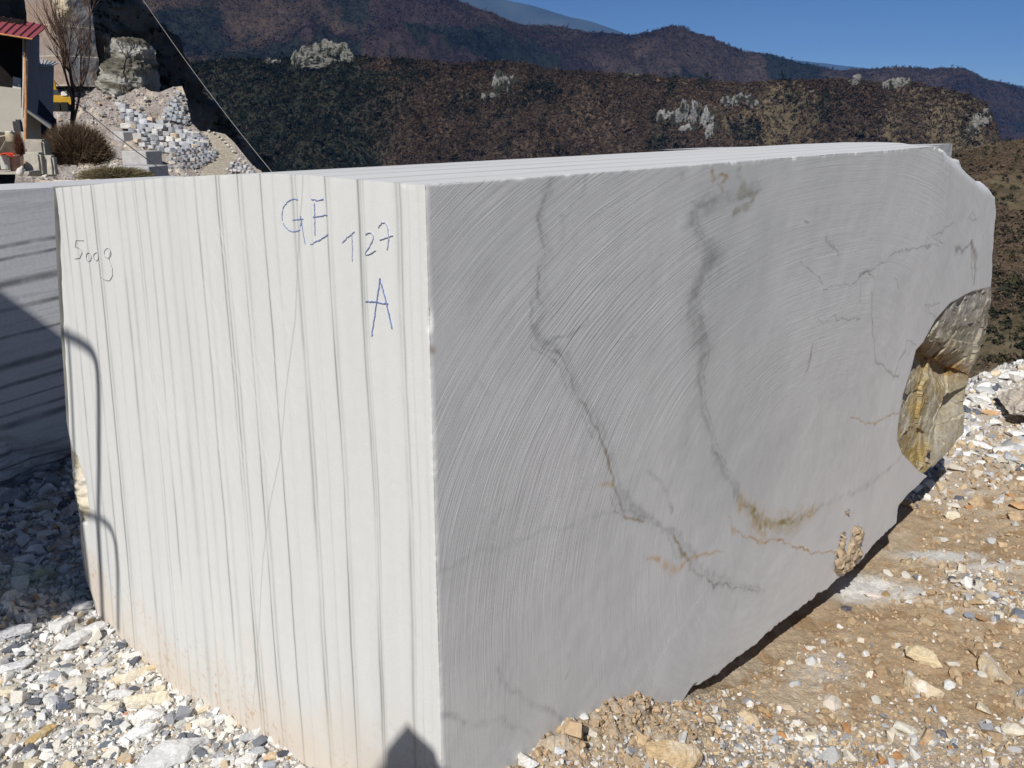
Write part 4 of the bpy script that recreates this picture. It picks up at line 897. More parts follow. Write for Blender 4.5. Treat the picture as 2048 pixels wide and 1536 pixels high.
m_.add(np.array(Vt + back), [tri, tri[:, ::-1] + n_, np.array([[i, (i + 1) % n_, (i + 1) % n_ + n_, i + n_] for i in range(n_)])])
print('CAB', np.round(np.array(Vt), 2).tolist())
lpart(m_, 'cab', M_YEL)  # body extruded from the wanted shadow outline, deepened to block sky
T = 3.3
def rail(pts, r=.017):
    P = np.array([from_face(a, b, T) for a, b in pts]); t = np.linspace(0, len(P) - 1, len(P) * 6); P = np.stack([np.interp(t, range(len(P)), P[:, k]) for k in range(3)], -1)
    for _ in range(3): P[1:-1] = (P[:-2] + P[1:-1] * 2 + P[2:]) / 4
    m_ = MB(); m_.tube(P, r, 10); lpart(m_, 'handrail', M_RAIL, smooth=True)
rail([(60, 640), (100, 655), (135, 672), (160, 684), (182, 700), (193, 724), (197, 770), (198, 900), (196, 1050), (200, 1130), (206, 1260)])
rail([(134, 660), (138, 700), (144, 800), (148, 900), (156, 1000), (166, 1060), (176, 1150), (190, 1260)], .011)
rail([(140, 1020), (180, 1030), (205, 1040), (222, 1056), (231, 1085), (235, 1140), (236, 1260)], .013)
m_ = MB(); cpk = from_face(815, 1447, 2.6); c1 = from_face(772, 1500, 2.6); c2 = from_face(770, 1640, 2.6); c3 = from_face(960, 1640, 2.6); c4 = from_face(868, 1512, 2.6)
Vb = [cpk, c1, c2, c3, c4]; m_.add(np.array(Vb + [q + SV * .25 for q in Vb]), [np.array([[0, 1, 4], [1, 2, 3], [1, 3, 4], [5, 9, 6], [6, 8, 7], [6, 9, 8]]), np.array([[i, (i + 1) % 5, (i + 1) % 5 + 5, i + 5] for i in range(5)])])
lpart(m_, 'bucket', M_YEL)  # unseen pointed plate added to cast the small triangular shadow
m_ = MB(); cb = np.mean(np.array(Vb), 0); m_.tube([cb + SV * .2, cb + SV * 1.9, np.array([-3.4, -1.8, 2.0])], .09, 8); lpart(m_, 'boom', M_YEL)
m_ = MB(); m_.box((-4.2, -1.6, 1.5), (1.8, 3.2, .9)); lpart(m_, 'chassis', M_YEL)
for wx, wy in ((-3.35, -.6), (-5.0, -.6), (-3.35, -2.8), (-5.0, -2.8)):
    m_ = MB(); prof = [(.0, -.25), (.45, -.25), (.72, -.24), (.78, -.12), (.78, .12), (.72, .24), (.45, .25), (.0, .25)]; m_.lathe((0, 0, 0), prof, 28)
    v = np.concatenate(m_.v) @ rot(0, R(90), 0).T + np.array([wx, wy, .62]) - np.array([-3.4, -.6, 0]); w_ob = obj('wheel', mesh_np(v, m_.f, None, False), M_TYRE, ld)
# ================================================================== HILLS
def hill(name, crest, Rc, Rb, zb, px0, px1, ncol, nrow, amp, fs, colfn, mat, seed, cvx=1.0, back=.35, fine=0):
    """a real hillside: crest line given by the elevation it is seen under, at distance Rc; falls to height zb at distance Rb"""
    pxs = np.linspace(px0, px1, ncol); cy = np.interp(pxs, [c[0] for c in crest], [c[1] for c in crest])
    rc = Rc(pxs) if callable(Rc) else np.full(ncol, float(Rc)); rb = Rb(pxs) if callable(Rb) else np.full(ncol, float(Rb))
    C = at(pxs, cy, rc); s = np.concatenate([np.linspace(-1, -.05, 14), np.linspace(0, 1, nrow) ** 1.25])
    V = []
    for t in s:
        if t < 0: d = rc * (1 - t * back); z = C[:, 2] - (rc * back * .5) * (t * t)
        else: d = rc + (rb - rc) * t; z = C[:, 2] + (zb - C[:, 2]) * (t ** cvx)
        x = C[:, 0] / rc * d; V.append(np.stack([x, d, z], -1))
    V = np.array(V); P = V[..., :2] / fs; k = sstep(0, .06, np.abs(s))[:, None]
    n = ridged(np.stack([P[..., 0] * 1.5, P[..., 1] * .8], -1), seed, 5); n2 = fbm(P * 6, seed + 9, 4)
    k = np.where(s[:, None] < 0, k * .15, sstep(0, .16, s)[:, None])
    V[..., 2] += (amp * (n - .75) + amp * .25 * n2) * k + amp * .03 * fbm(P * 20, seed + 11, 3)
    S_ = np.repeat(s, ncol); v = V.reshape(-1, 3); PX = np.tile(pxs, len(s))
    # photo coordinates of every vertex (used for zones of vegetation only)
    o = obj(name, mesh_np(v, [grid_faces(len(s), ncol)], colfn(v, PX, S_)), mat); props(o, kind='structure')
    return V, s
def pix(v):
    d = v - np.array([0, 0, EYE]); f = d[:, 1] * CP - d[:, 2] * SP; u = d[:, 1] * SP + d[:, 2] * CP
    return 1024 + FPX * d[:, 0] / f, 768 - FPX * u / f
BR, BR2, GN, TNG, PU = np.array([.062, .045, .034]), np.array([.088, .063, .044]), np.array([.016, .021, .015]), np.array([.13, .105, .065]), np.array([.040, .028, .028])
def zone1(v):
    """share of evergreen and of dry grass on the near ridge, from place"""
    x, y = pix(v); P = v[:, :2]; n = fbm(P / 90, 401, 4); n2 = fbm(P / 30, 402, 3)
    ev = sstep(.1, -.1, (x - 780) / 900 + n * .35 + .15 * (y < 140)) * .85; ev = np.maximum(ev, sstep(.18, .5, n2) * .55)
    gr_ = sstep(.0, .35, n * .7 + n2 * .35 + (x - 1150) / 1600 - .10 - (y - 230) / 900) * sstep(850, 1000, x)
    return ev, gr_
def col1(v, PX, S):
    ev, g = zone1(v); P = v[:, :2]; n = fbm(P / 14, 403, 4)
    c = mix(BR * 1.1, BR2 * 1.1, sstep(-.3, .3, fbm(P / 60, 404, 3))); c = mix(c, TNG, g * .9); c = mix(c, GN * 1.3, ev); return np.clip(c * (1 + .45 * n)[:, None], .005, 1)
def col2(v, PX, S):
    P = v[:, :2]; n = fbm(P / 260, 411, 4); n2 = fbm(P / 60, 412, 4); x, y = pix(v)
    ev = sstep(.02, .16, n + .25 * n2 - (x - 600) / 3800 - .03); c = mix(PU, BR * 1.1, sstep(-.2, .3, fbm(P / 400, 413, 3))); c = mix(c, GN, ev * .85); return np.clip(c * (1 + .4 * n2)[:, None], .005, 1)
def colt(v, PX, S):
    P = v[:, :2]; n = fbm(P / 22, 421, 4); n2 = fbm(P / 5, 422, 4)
    c = mix(TNG * .95, BR2 * 1.2, sstep(-.15, .35, n + .2)); return np.clip(c * (1 + .35 * n2)[:, None], .01, 1)
M_H1 = attr_mat("ridge_ground", 1, .0, .45, .22, 0, 0, 6); M_H2 = attr_mat("mountain_ground", 1, .0, .35, .05, 0, 0, 6); M_HT = attr_mat("slope_ground", 1, .0, .4, 1.1, .5, .3, 6)
crest1 = [(-200, 150), (390, 128), (430, 122), (500, 118), (560, 122), (600, 112), (660, 104), (700, 112), (760, 116), (850, 120), (900, 128), (950, 128), (1000, 124), (1050, 128), (1100, 141), (1200, 147), (1300, 152), (1380, 158), (1450, 166), (1500, 168), (1560, 162), (1620, 160), (1680, 160), (1740, 166), (1800, 165), (1850, 172), (1900, 182), (1950, 196), (1975, 212), (1992, 250), (2020, 330), (2100, 480), (2400, 700)]
Rc1 = lambda p: 900 - .12 * p; 
V1, s1 = hill('hill', crest1, Rc1, lambda p: 430 + 0 * p, -190, -250, 2250, 900, 260, 34, 170, col1, M_H1, 41, .92)
crest2 = [(-300, -120), (250, -40), (860, -25), (922, 4), (961, 20), (984, 26), (1019, 43), (1047, 50), (1086, 51), (1125, 56), (1164, 64), (1226, 67), (1262, 71), (1300, 65), (1340, 52), (1365, 54), (1385, 66), (1420, 74), (1455, 90), (1490, 103), (1540, 110), (1585, 124), (1640, 133), (1670, 142), (1720, 140), (1790, 135), (1850, 138), (1890, 137), (1930, 138), (1952, 148), (1975, 160), (2010, 168), (2060, 180), (2200, 200), (2500, 230)]
V2, s2 = hill('hill', crest2, 2600, 1150, -260, -320, 2500, 900, 240, 110, 520, col2, M_H2, 52, 1.0)
crest3 = [(700, -60), (900, -30), (1020, 2), (1060, 10), (1100, 22), (1140, 34), (1180, 42), (1215, 54), (1250, 67), (1300, 90), (1500, 110), (2300, 200)]
hill('hill', crest3, 14000, 9000, -262, 500, 2300, 420, 60, 180, 2500, lambda v, P, S: np.clip(np.tile([.07, .075, .05], (len(v), 1)) * (1 + .4 * fbm(v[:, :2] / 500, 431, 4))[:, None], .01, 1), M_H2, 63, 1.0, .1)
crestT = [(1500, 620), (1700, 440), (1850, 345), (1910, 306), (1945, 294), (1980, 287), (2020, 281), (2048, 278), (2120, 270), (2300, 262), (2600, 240)]
VT_, sT = hill('hillside', crestT, 210, 48, -34, 1480, 2600, 420, 330, 3.0, 26, colt, M_HT, 74, .8)
# valley floor out to the horizon
th = np.linspace(0, 2 * np.pi, 97)[:-1]; rr_ = np.array([20, 120, 500, 1500, 4000, 9000, 22000.]); vf = np.concatenate([np.stack([r * np.cos(th), r * np.sin(th), np.full(96, -262. if r > 60 else -262.)], -1) for r in rr_]); vf = np.concatenate([vf, [[0, 0, -262]]])
o = obj('valley_floor', mesh_np(vf, [grid_faces(7, 96, 0, True)[:, ::1], np.stack([(np.arange(96) + 1) % 96, np.arange(96), np.full(96, len(vf) - 1)], -1)[:, ::-1]], np.tile([.07, .06, .04], (len(vf), 1)), smooth=False), M_H2); props(o, kind='structure')

# ---- woods: thousands of small ragged crowns, each a handful of leaf-sized faces
def crowns(V, s, n, rngc, size, keepfn, colfn, srange, tall=1.2, ntri=12, spread=.6):
    nr, nc = V.shape[:2]; vis = np.where((s >= srange[0]) & (s <= srange[1]))[0]; 
    i = rngc.uniform(vis[0], vis[-1] - .01, n); j = rngc.uniform(0, nc - 1.01, n); a = i.astype(int); b = j.astype(int); fi = (i - a)[:, None]; fj = (j - b)[:, None]
    P = V[a, b] * (1 - fi) * (1 - fj) + V[a + 1, b] * fi * (1 - fj) + V[a, b + 1] * (1 - fi) * fj + V[a + 1, b + 1] * fi * fj
    k = keepfn(P, rngc); P = P[k]; n = len(P); sz = size * rngc.lognormal(0, .35, n)
    c = colfn(P, rngc); t0 = rngc.normal(size=(n, ntri, 3)); t0 /= np.linalg.norm(t0, axis=2)[..., None]; t0 *= rngc.uniform(.35, 1, (n, ntri, 1)); t0[..., 2] = np.abs(t0[..., 2]) * tall
    cen_ = P[:, None] + t0 * sz[:, None, None] * np.array([1, 1, 1]); tri = cen_[:, :, None] + rngc.normal(size=(n, ntri, 3, 3)) * (sz * spread * .55)[:, None, None, None]
    cc_ = np.repeat(c, ntri * 3, 0) * np.repeat(rngc.uniform(.82, 1.18, (n * ntri, 1)), 3, 0)
    v = tri.reshape(-1, 3); return v, np.arange(len(v)).reshape(-1, 3), cc_
rc_ = np.random.default_rng(21)
M_LEAF = attr_mat("wood_twigs", 1, 0, .2, 1.0, 0)
def inview(P, lo=-60, hi=2110): x, y = pix(P); return (x > lo) & (x < hi) & (y > -40)
pieces = []
def k_ev(P, r): return inview(P) & (r.uniform(size=len(P)) < zone1(P)[0] * 1.0)
def k_br(P, r): e, g = zone1(P); return inview(P) & (r.uniform(size=len(P)) < (1 - e) * (1 - .55 * g))
v, f, c = crowns(V1, s1, 190000, rc_, 1.2, k_br, lambda P, r: np.clip(mix(BR * .9, BR2 * 1.15, r.uniform(size=len(P))) * (r.uniform(.88, 1.1, len(P)) * (1 + .5 * fbm(P[:, :2] / 18, 445, 4)))[:, None], .01, 1), (-.02, .62), 1.1)
o = obj('leafless_wood', mesh_np(v, [f], c, smooth=False), M_LEAF); props(o, kind='stuff')
v, f, c = crowns(V1, s1, 120000, rc_, 1.4, k_ev, lambda P, r: GN * r.uniform(.8, 1.25, (len(P), 1)), (-.02, .62), 1.5)
v2, f2, c2 = crowns(V1, s1, 9000, rc_, 1.7, lambda P, r: inview(P, 900) & (fbm(P[:, :2] / 40, 440, 3) > .0) , lambda P, r: GN * r.uniform(.6, 1.4, (len(P), 1)), (-.02, .55), 1.5)
o = obj('evergreen_wood', mesh_np(np.concatenate([v, v2]), [f, f2 + len(v)], np.concatenate([c, c2]), smooth=False), M_LEAF); props(o, kind='stuff')
def col2c(P, r):
    c = col2(P, None, None); return np.clip(c * r.uniform(.75, 1.25, (len(P), 1)), .005, 1)
v, f, c = crowns(V2, s2, 150000, rc_, 3.4, lambda P, r: inview(P), col2c, (-.02, .55), 1.2, 5)
o = obj('distant_wood', mesh_np(v, [f], c, smooth=False), M_LEAF); props(o, kind='stuff')
def k_sh(P, r): n = fbm(P[:, :2] / 9, 441, 3); return inview(P, 1850) & (r.uniform(size=len(P)) < sstep(.0, .35, n) * .8 + .10)
v, f, c = crowns(VT_, sT, 9000, rc_, .62, k_sh, lambda P, r: mix(GN * 1.2, [.06, .055, .03], r.uniform(size=len(P))), (0, .97), 1.0, 26, .5)
v2, f2, c2 = crowns(VT_, sT, 26000, rc_, .5, lambda P, r: inview(P, 1850) & (r.uniform(size=len(P)) < sstep(-.05, .3, -fbm(P[:, :2] / 22, 421, 4) * -1 + .1) * .8 + .1), lambda P, r: mix(BR2 * 1.3, TNG, r.uniform(size=len(P))), (0, .97), .8, 10, .5)
o = obj('hillside_shrubs', mesh_np(np.concatenate([v, v2]), [f, f2 + len(v)], np.concatenate([c, c2]), smooth=False), M_LEAF); props(o, kind='stuff')

# ---- limestone outcrops on the ridge
M_LIME = attr_mat("limestone", .95, .1, .15, .3, .5, .5)
def ridge_point(V, px, py):
    v = V.reshape(-1, 3); x, y = pix(v); d = np.hypot(x - px, y - py) ; d = np.where(v[:, 1] > 0, d, 1e9); k = np.argmin(d); return v[k]
def outcrop(V, pts, name, label, seed, col=(.40, .385, .36)):
    """pts: (px, py, width px, height px) lumps of bare rock"""
    r_ = np.random.default_rng(seed); vs, fs, cs, off = [], [], [], 0
    for px, py, wpx, hpx in pts:
        p = ridge_point(V, px, py); m = p[1] / FPX
        nsp = max(5, int(wpx * hpx / 42))
        for _ in range(nsp):
            ox = r_.uniform(-.5, .5) * wpx * m; oz = r_.uniform(-.5, .5) * hpx * m * (1 - abs(ox) / (wpx * m)); sx = r_.uniform(.08, .22) * wpx * m + .8; szz = r_.uniform(.12, .30) * hpx * m + .8
            n1_ = 16; n2_ = 12; a, b = np.meshgrid(np.linspace(0, 2 * np.pi, n1_, endpoint=False), np.linspace(.02, np.pi - .02, n2_)); D = np.stack([np.cos(a) * np.sin(b), np.sin(a) * np.sin(b), np.cos(b)], -1).reshape(-1, 3)
            q = D * (1 + .5 * ridged(D * 1.8 + r_.uniform(0, 99), 500, 2)[:, None] + .25 * fbm(D * 3 + r_.uniform(0, 99), 501, 2)[:, None]) * np.array([sx, max(sx, szz) * .7, szz])
            q = q + np.array([p[0] + ox, p[1] + 1.2 , p[2] + oz]); 
            g = fbm(q / 4.0, 502, 3); c = np.tile(col, (len(q), 1)) * .58 * (1 + .4 * g)[:, None]; c = mix(c, [.035, .035, .022], sstep(.0, .12, fbm(q / np.array([4., 4., 7.]), 503, 3)) * .95)
            vs.append(q); fs.append(grid_faces(n2_, n1_, off, True)); cs.append(c); off += len(q)
    o = obj(name, mesh_np(np.concatenate(vs), fs, np.clip(np.concatenate(cs), .01, 1), smooth=False), M_LIME); props(o, label, 'rock outcrop'); return o
outcrop(V1, [(605, 124, 26, 30), (630, 112, 36, 30), (655, 108, 40, 34), (680, 110, 34, 28), (695, 122, 26, 26), (640, 130, 60, 18), (555, 128, 34, 16)], 'rock_outcrop', 'widest grey limestone crag, on the crest at the left of the ridge', 31, (.34, .33, .29))
outcrop(V1, [(995, 155, 26, 28), (1005, 182, 24, 44), (998, 200, 22, 22), (1018, 170, 30, 24), (1000, 170, 20, 40), (985, 196, 30, 16)], 'rock_outcrop', 'narrow vertical grey crag below the crest near the middle of the ridge', 32)
outcrop(V1, [(1330, 238, 28, 22), (1352, 246, 16, 36), (1368, 230, 14, 46), (1390, 240, 20, 50), (1415, 245, 22, 40), (1424, 268, 22, 28), (1380, 262, 26, 16)], 'rock_outcrop', 'scattered pale crag with several spires low on the right of the ridge', 33, (.46, .45, .43))
outcrop(V1, [(1460, 208, 26, 22), (1488, 205, 30, 24), (1506, 212, 14, 30)], 'rock_outcrop', 'short pale crag just up and right of the spires', 34, (.44, .43, .41))
outcrop(V1, [(1716, 168, 32, 20)], 'rock_outcrop', 'smaller of the two bare knobs on the right of the crest', 35, (.36, .34, .32)); outcrop(V1, [(1780, 176, 26, 22), (1800, 170, 34, 22), (1818, 172, 22, 12)], 'rock_outcrop', 'larger of the two bare knobs on the right of the crest', 36, (.38, .37, .34))
outcrop(V1, [(1972, 232, 18, 26), (1958, 248, 26, 26), (1948, 264, 22, 24)], 'rock_outcrop', 'slanting pale crag at the right end of the ridge', 37, (.40, .38, .34)); outcrop(V1, [(1268, 152, 34, 6)], 'rock_outcrop', 'thin bare ledge on the crest left of the skyline peak', 38, (.34, .32, .29))
# ---- air
hz = bpy.data.meshes.new('haze'); bm = bmesh.new(); bmesh.ops.create_cube(bm, size=1); bm.to_mesh(hz); bm.free()
ho = bpy.data.objects.new('haze', hz); COL.objects.link(ho); ho.scale = (30000, 17500, 2365); ho.location = (0, 7500, -263.5 + 2365 / 2); props(ho, kind='stuff')
mz = bpy.data.materials.new('air'); mz.use_nodes = True; t_ = mz.node_tree; t_.nodes.clear(); out = t_.nodes.new('ShaderNodeOutputMaterial'); pv = t_.nodes.new('ShaderNodeVolumePrincipled')
pv.inputs['Color'].default_value = (.10, .33, .88, 1); pv.inputs['Density'].default_value = 3.6e-5; pv.inputs['Anisotropy'].default_value = -.55
t_.links.new(pv.outputs[0], out.inputs['Volume']); hz.materials.append(mz)
# ================================================================== QUARRY AT THE LEFT
rq = np.random.default_rng(55)
cl_c = [(-400, -420), (150, -380), (215, -160), (262, -60), (285, -12), (312, 26), (335, 52), (362, 84), (378, 110), (390, 150), (405, 186), (425, 222), (448, 250), (482, 284), (515, 318), (545, 352), (600, 420)]
def cliff_d(px):
    r = ray(px, 300.0 + 0 * np.asarray(px, float)); tn = r[..., 0] / r[..., 1]; t = (tn * 100 + 62) / (.3 - tn * .95); return 100 + .95 * t
pxs = np.linspace(-380, 590, 420); top_y = np.interp(pxs, [c[0] for c in cl_c], [c[1] for c in cl_c]) + 14 * fbm(np.stack([pxs / 22, pxs * 0], -1), 601, 5); dC = cliff_d(pxs)
ztp = at(pxs, top_y, dC)[:, 2]; zbt = np.full(len(pxs), -42.0); tt = np.linspace(0, 1, 300); V = []
X0 = at(pxs, 300 + 0 * pxs, dC)[:, 0]
Xc = np.tile(X0, (300, 1)); Yc = np.tile(dC, (300, 1)); Zc = ztp[None] * (1 - tt[:, None]) + zbt[None] * tt[:, None]
along = np.hypot(Xc - X0[0], Yc - dC[0]); Q3 = np.stack([along, Zc], -1)
nrm = np.array([.953, -.302]); pxx, pyy = pix(np.stack([Xc, Yc, Zc], -1).reshape(-1, 3)); pxx = pxx.reshape(Xc.shape); pyy = pyy.reshape(Xc.shape)
sawn = 0 * pxx
dpl = (1 - sawn) * (3.2 * ridged(Q3 / np.array([9, 13.]), 611, 6) + 1.0 * fbm(Q3 / 2.2, 612, 4)) + sawn * 1.6; dpl -= 3.0 * (1 - tt[:, None]) ** 2 * 0
Xd = Xc + nrm[0] * dpl; Yd = Yc + nrm[1] * dpl
Vc = np.stack([Xd, Yd, Zc], -1); topback = Vc[0] + np.array([-60, 10, 4.]); Vall = np.concatenate([topback[None], Vc], 0)
ccl = mix([.10, .095, .085], [.22, .205, .18], sstep(-.2, .4, fbm(Q3 / 6, 613, 4)).ravel()); ccl = mix(ccl, [.045, .045, .03], sstep(.1, .4, fbm(Q3 / 9, 614, 4)).ravel() * .8)
strk = fbm(np.stack([along.ravel() / .8, Zc.ravel() / 9], -1), 615, 4); lines_ = ((np.abs(pyy - 38) < 1.4) | (np.abs(pyy - 72) < 1.2) | (np.abs(pyy - 116) < 1.3)).ravel()
mar = mix([.72, .69, .65], [.48, .36, .28], sstep(.1, .5, strk) * .8); mar = mix(mar, [.70, .64, .52], lines_ * .7); ccl = mix(ccl, mar, (sawn.ravel())); ccl = np.concatenate([ccl[:len(pxs)], ccl])
M_CLIFF = attr_mat("cliff_rock", .95, .1, .3, .8, .7, .4)
o = obj('cliff', mesh_np(Vall.reshape(-1, 3), [grid_faces(301, len(pxs))[:, ::-1]], np.clip(ccl, .01, 1), smooth=False), M_CLIFF); props(o, kind='structure')

def slope_d(px, py): return np.interp(py, [150, 175, 262, 300, 345, 400], [108, 104, 98, 93, 86, 80]) + 0 * np.asarray(px, float)
qc = [(40, 215), (60, 205), (100, 196), (118, 180), (145, 172), (160, 166), (185, 172), (205, 182), (225, 176), (245, 170), (262, 180), (283, 170), (300, 182), (320, 184), (345, 174), (364, 172), (371, 190), (378, 225), (384, 246), (400, 262), (432, 264), (450, 268), (468, 284), (490, 312), (508, 333), (530, 352), (560, 385)]
pq = np.linspace(30, 560, 420); cyq = np.interp(pq, [c[0] for c in qc], [c[1] for c in qc]); tq = np.linspace(0, 1, 200)
PY = cyq[None] * (1 - tq[:, None]) + 410 * tq[:, None]; PX = np.tile(pq, (200, 1)); Dq = slope_d(PX, PY); Vq = at(PX, PY, Dq)
Pq = np.stack([PX, PY], -1); road_c = [(432, 262), (440, 275), (452, 295), (452, 315), (440, 330), (425, 345), (410, 365)]
dr, _ = segdist(Pq.reshape(-1, 2), road_c); rdw = sstep(24, 16, dr).reshape(PX.shape)
Vq[..., 2] += (.5 * fbm(Vq[..., :2] / 2.5, 621, 5) + .12 * fbm(Vq[..., :2] / .4, 622, 3)) * (1 - rdw) * sstep(0, .03, tq)[:, None]
bk = Vq[0] + np.array([0, 5, -14.]); Vqa = np.concatenate([bk[None], Vq], 0)
nq = fbm(Pq.reshape(-1, 2) / 12, 623, 4); cq = mix([.30, .255, .23], [.38, .34, .31], sstep(-.3, .3, nq)); crm = sstep(.05, .35, fbm(Pq.reshape(-1, 2) / 20, 624, 4) + .25 * (PY.ravel() > 262) * (PX.ravel() < 300) - .12); cq = mix(cq, [.62, .54, .43], crm * .8)
cq = mix(cq, [.40, .35, .28], rdw.ravel()); rut = sstep(.25, .5, np.cos(dr * 1.1)) * rdw.ravel(); cq = mix(cq, [.46, .42, .35], rut * .5); cq = np.concatenate([cq[:len(pq)] * .6, cq])
M_QS = attr_mat("quarry_rubble", .95, .1, .35, 3.0, .8, .2)
o = obj('quarry_slope', mesh_np(Vqa.reshape(-1, 3), [grid_faces(201, len(pq))[:, ::-1]], cq), M_QS); props(o, kind='structure')
def qpoint(px, py, lift=0.0):
    d = slope_d(px, py); return at(px, py, d - .5) + np.array([0, 0, lift])
M_QR = attr_mat("quarry_stone", .9, .15, .2, 2.0, .5, .08)
QP = [([.56, .56, .57], .35), ([.46, .47, .49], .25), ([.66, .64, .60], .2), ([.62, .50, .38], .1), ([.34, .35, .38], .1)]
def boxproto(seed):
    r_ = np.random.default_rng(seed); bm = bmesh.new(); bmesh.ops.create_cube(bm, size=1.8); bmesh.ops.bevel(bm, geom=list(bm.edges), offset=.22, segments=1, affect='EDGES')
    for q in bm.verts: q.co += Vector(r_.normal(size=3) * .11)
    bmesh.ops.triangulate(bm, faces=bm.faces); bm.verts.index_update(); v = np.array([q.co[:] for q in bm.verts]); f = np.array([[q.index for q in p.verts] for p in bm.faces]); bm.free(); return v, f
PR_B = [boxproto(700 + k) for k in range(10)]
def masonry(name, label, topl, botl, rows, wpx, pal_, elong=(1.0, 1.5), jit=.25, dz=0.0, cat='stone wall'):
    pos, siz, cols = [], [], []
    topl = np.array(topl, float); botl = np.array(botl, float); L = lambda P, t: np.stack([np.interp(t, np.linspace(0, 1, len(P)), P[:, k]) for k in (0, 1)], -1)
    for r in range(rows):
        f = (r + .5) / rows; A_ = L(topl, np.linspace(0, 1, 40)) * (1 - f) + L(botl, np.linspace(0, 1, 40)) * f; ln = np.hypot(*np.diff(A_, axis=0).T).sum(); n = max(1, int(ln / wpx))
        t = (np.arange(n) + .5 * (r % 2)) / n + rq.normal(size=n) * jit * .3 / n; q = L(topl, t) * (1 - f) + L(botl, t) * f
        for k in range(n):
            p = qpoint(q[k, 0], q[k, 1] + rq.normal() * .8); p[1] -= .9 * (1 - f) * 0 + .4; pos.append(p); siz.append(wpx * .43 * p[1] / FPX * rq.uniform(.8, 1.25))
    n = len(pos); v, f, c = scatter(PR_B, np.array(pos), np.array(siz), pal(pal_, n, rq), rq, flat=(.62, .85), elong=(1.0, 1.45), aligned=-.5)
    o = obj(name, mesh_np(v, [f], c, smooth=False), M_QR); props(o, label, cat) if cat == 'stone wall' else props(o, label, kind='stuff'); return o
masonry('retaining_wall', 'curved dry wall of big squared grey stones holding the gravel ramp', [(240, 203), (268, 218), (300, 232), (345, 246), (385, 262), (420, 284)], [(262, 268), (285, 292), (315, 304), (350, 304), (385, 296), (420, 290)], 6, 16, QP)
masonry('retaining_wall', 'higher wall of blue-grey shaded stones on the far side of the ramp', [(335, 215), (350, 192), (366, 176)], [(330, 236), (358, 244), (385, 254)], 7, 10, [([.40, .42, .45], 1), ([.5, .5, .5], .5)])  # darker blue-grey palette puts the wall's shade into the stone colour
masonry('stone_pile', 'heap of dark shaded rubble stones inside the bend of the road', [(345, 300), (395, 292), (440, 300)], [(342, 340), (392, 336), (432, 316)], 6, 9, [([.36, .37, .40], 1), ([.52, .5, .46], .4), ([.25, .25, .28], .4)], cat='stone heap')  # shade on this heap is painted in through its dark palette
masonry('stone_pile', 'row of pale rubble stones below the sawn quarry bench', [(186, 312), (240, 330), (300, 338)], [(186, 322), (240, 338), (300, 346)], 2, 9, [([.66, .62, .55], 1), ([.5, .46, .38], .5)], cat='stone heap')
masonry('stone_pile', 'low heap of grey and white stones where the road meets the marble block', [(470, 322), (490, 328), (512, 336)], [(455, 340), (485, 346), (515, 350)], 3, 8, [([.60, .60, .60], 1), ([.36, .37, .40], .6)], cat='stone heap')
# loose rubble over the slope
n = 2600; rx, ry = rq.uniform(60, 520, n), rq.uniform(165, 360, n); cyy = np.interp(rx, [c[0] for c in qc], [c[1] for c in qc]); dd_, _ = segdist(np.stack([rx, ry], -1), road_c); k = (ry > cyy + 1) & (dd_ > 20); rx, ry = rx[k], ry[k]
v, f, c = scatter(PR_S, at(rx, ry, slope_d(rx, ry) - .25), .10 * np.exp(rq.normal(size=len(rx)) * .5), pal([([.5, .47, .43], 1), ([.66, .62, .55], .6), ([.36, .35, .34], .5), ([.5, .36, .22], .2)], len(rx), rq), rq)
o = obj('slope_rubble', mesh_np(v, [f], c, smooth=False), M_QR); props(o, kind='stuff')
# single rocks
me_r = [rock_mesh(950 + k, (1, .85, .75), [.66, .63, .58], [.60, .52, .42], 14, 2) for k in range(5)]
def qrock(px, py, wpx, label, group=None, hk=1.0, d=None):
    p = qpoint(px, py) if d is None else at(px, py, d); s_ = wpx * p[1] / FPX / 2; o = bpy.data.objects.new('rock', me_r[int(rq.integers(5))]); COL.objects.link(o)
    if not o.data.materials: o.data.materials.append(M_QR)
    o.location = p; o.scale = (s_, s_, s_ * hk); o.rotation_euler = (0, 0, rq.uniform(0, 6)); props(o, label, 'rock', group)
for px, py, w_ in ((418, 262, 8), (428, 266, 9), (437, 272, 9), (444, 278, 10), (450, 284, 9), (457, 291, 11), (463, 297, 9), (468, 303, 12), (474, 311, 12), (480, 318, 10), (487, 325, 12), (496, 331, 10), (504, 337, 10)):
    qrock(px, py, w_, 'white rock in the row along the outer edge of the quarry road', 'white rocks edging the quarry road')
qrock(345, 328, 22, 'large white rock at the left end of the dark rubble heap'); qrock(341, 342, 16, 'smaller white rock at the foot of the dark rubble heap'); qrock(371, 236, 10, 'white block perched on the ramp edge above the curved wall'); qrock(293, 198, 18, 'grey rock half buried in the gravel ramp'); qrock(228, 192, 12, 'cream rock on top of the gravel ramp')
qrock(133, 188, 26, 'whitish rock beside the yellow digger', hk=.8, d=43); qrock(335, 284, 9, 'orange-brown rock set low in the curved wall')
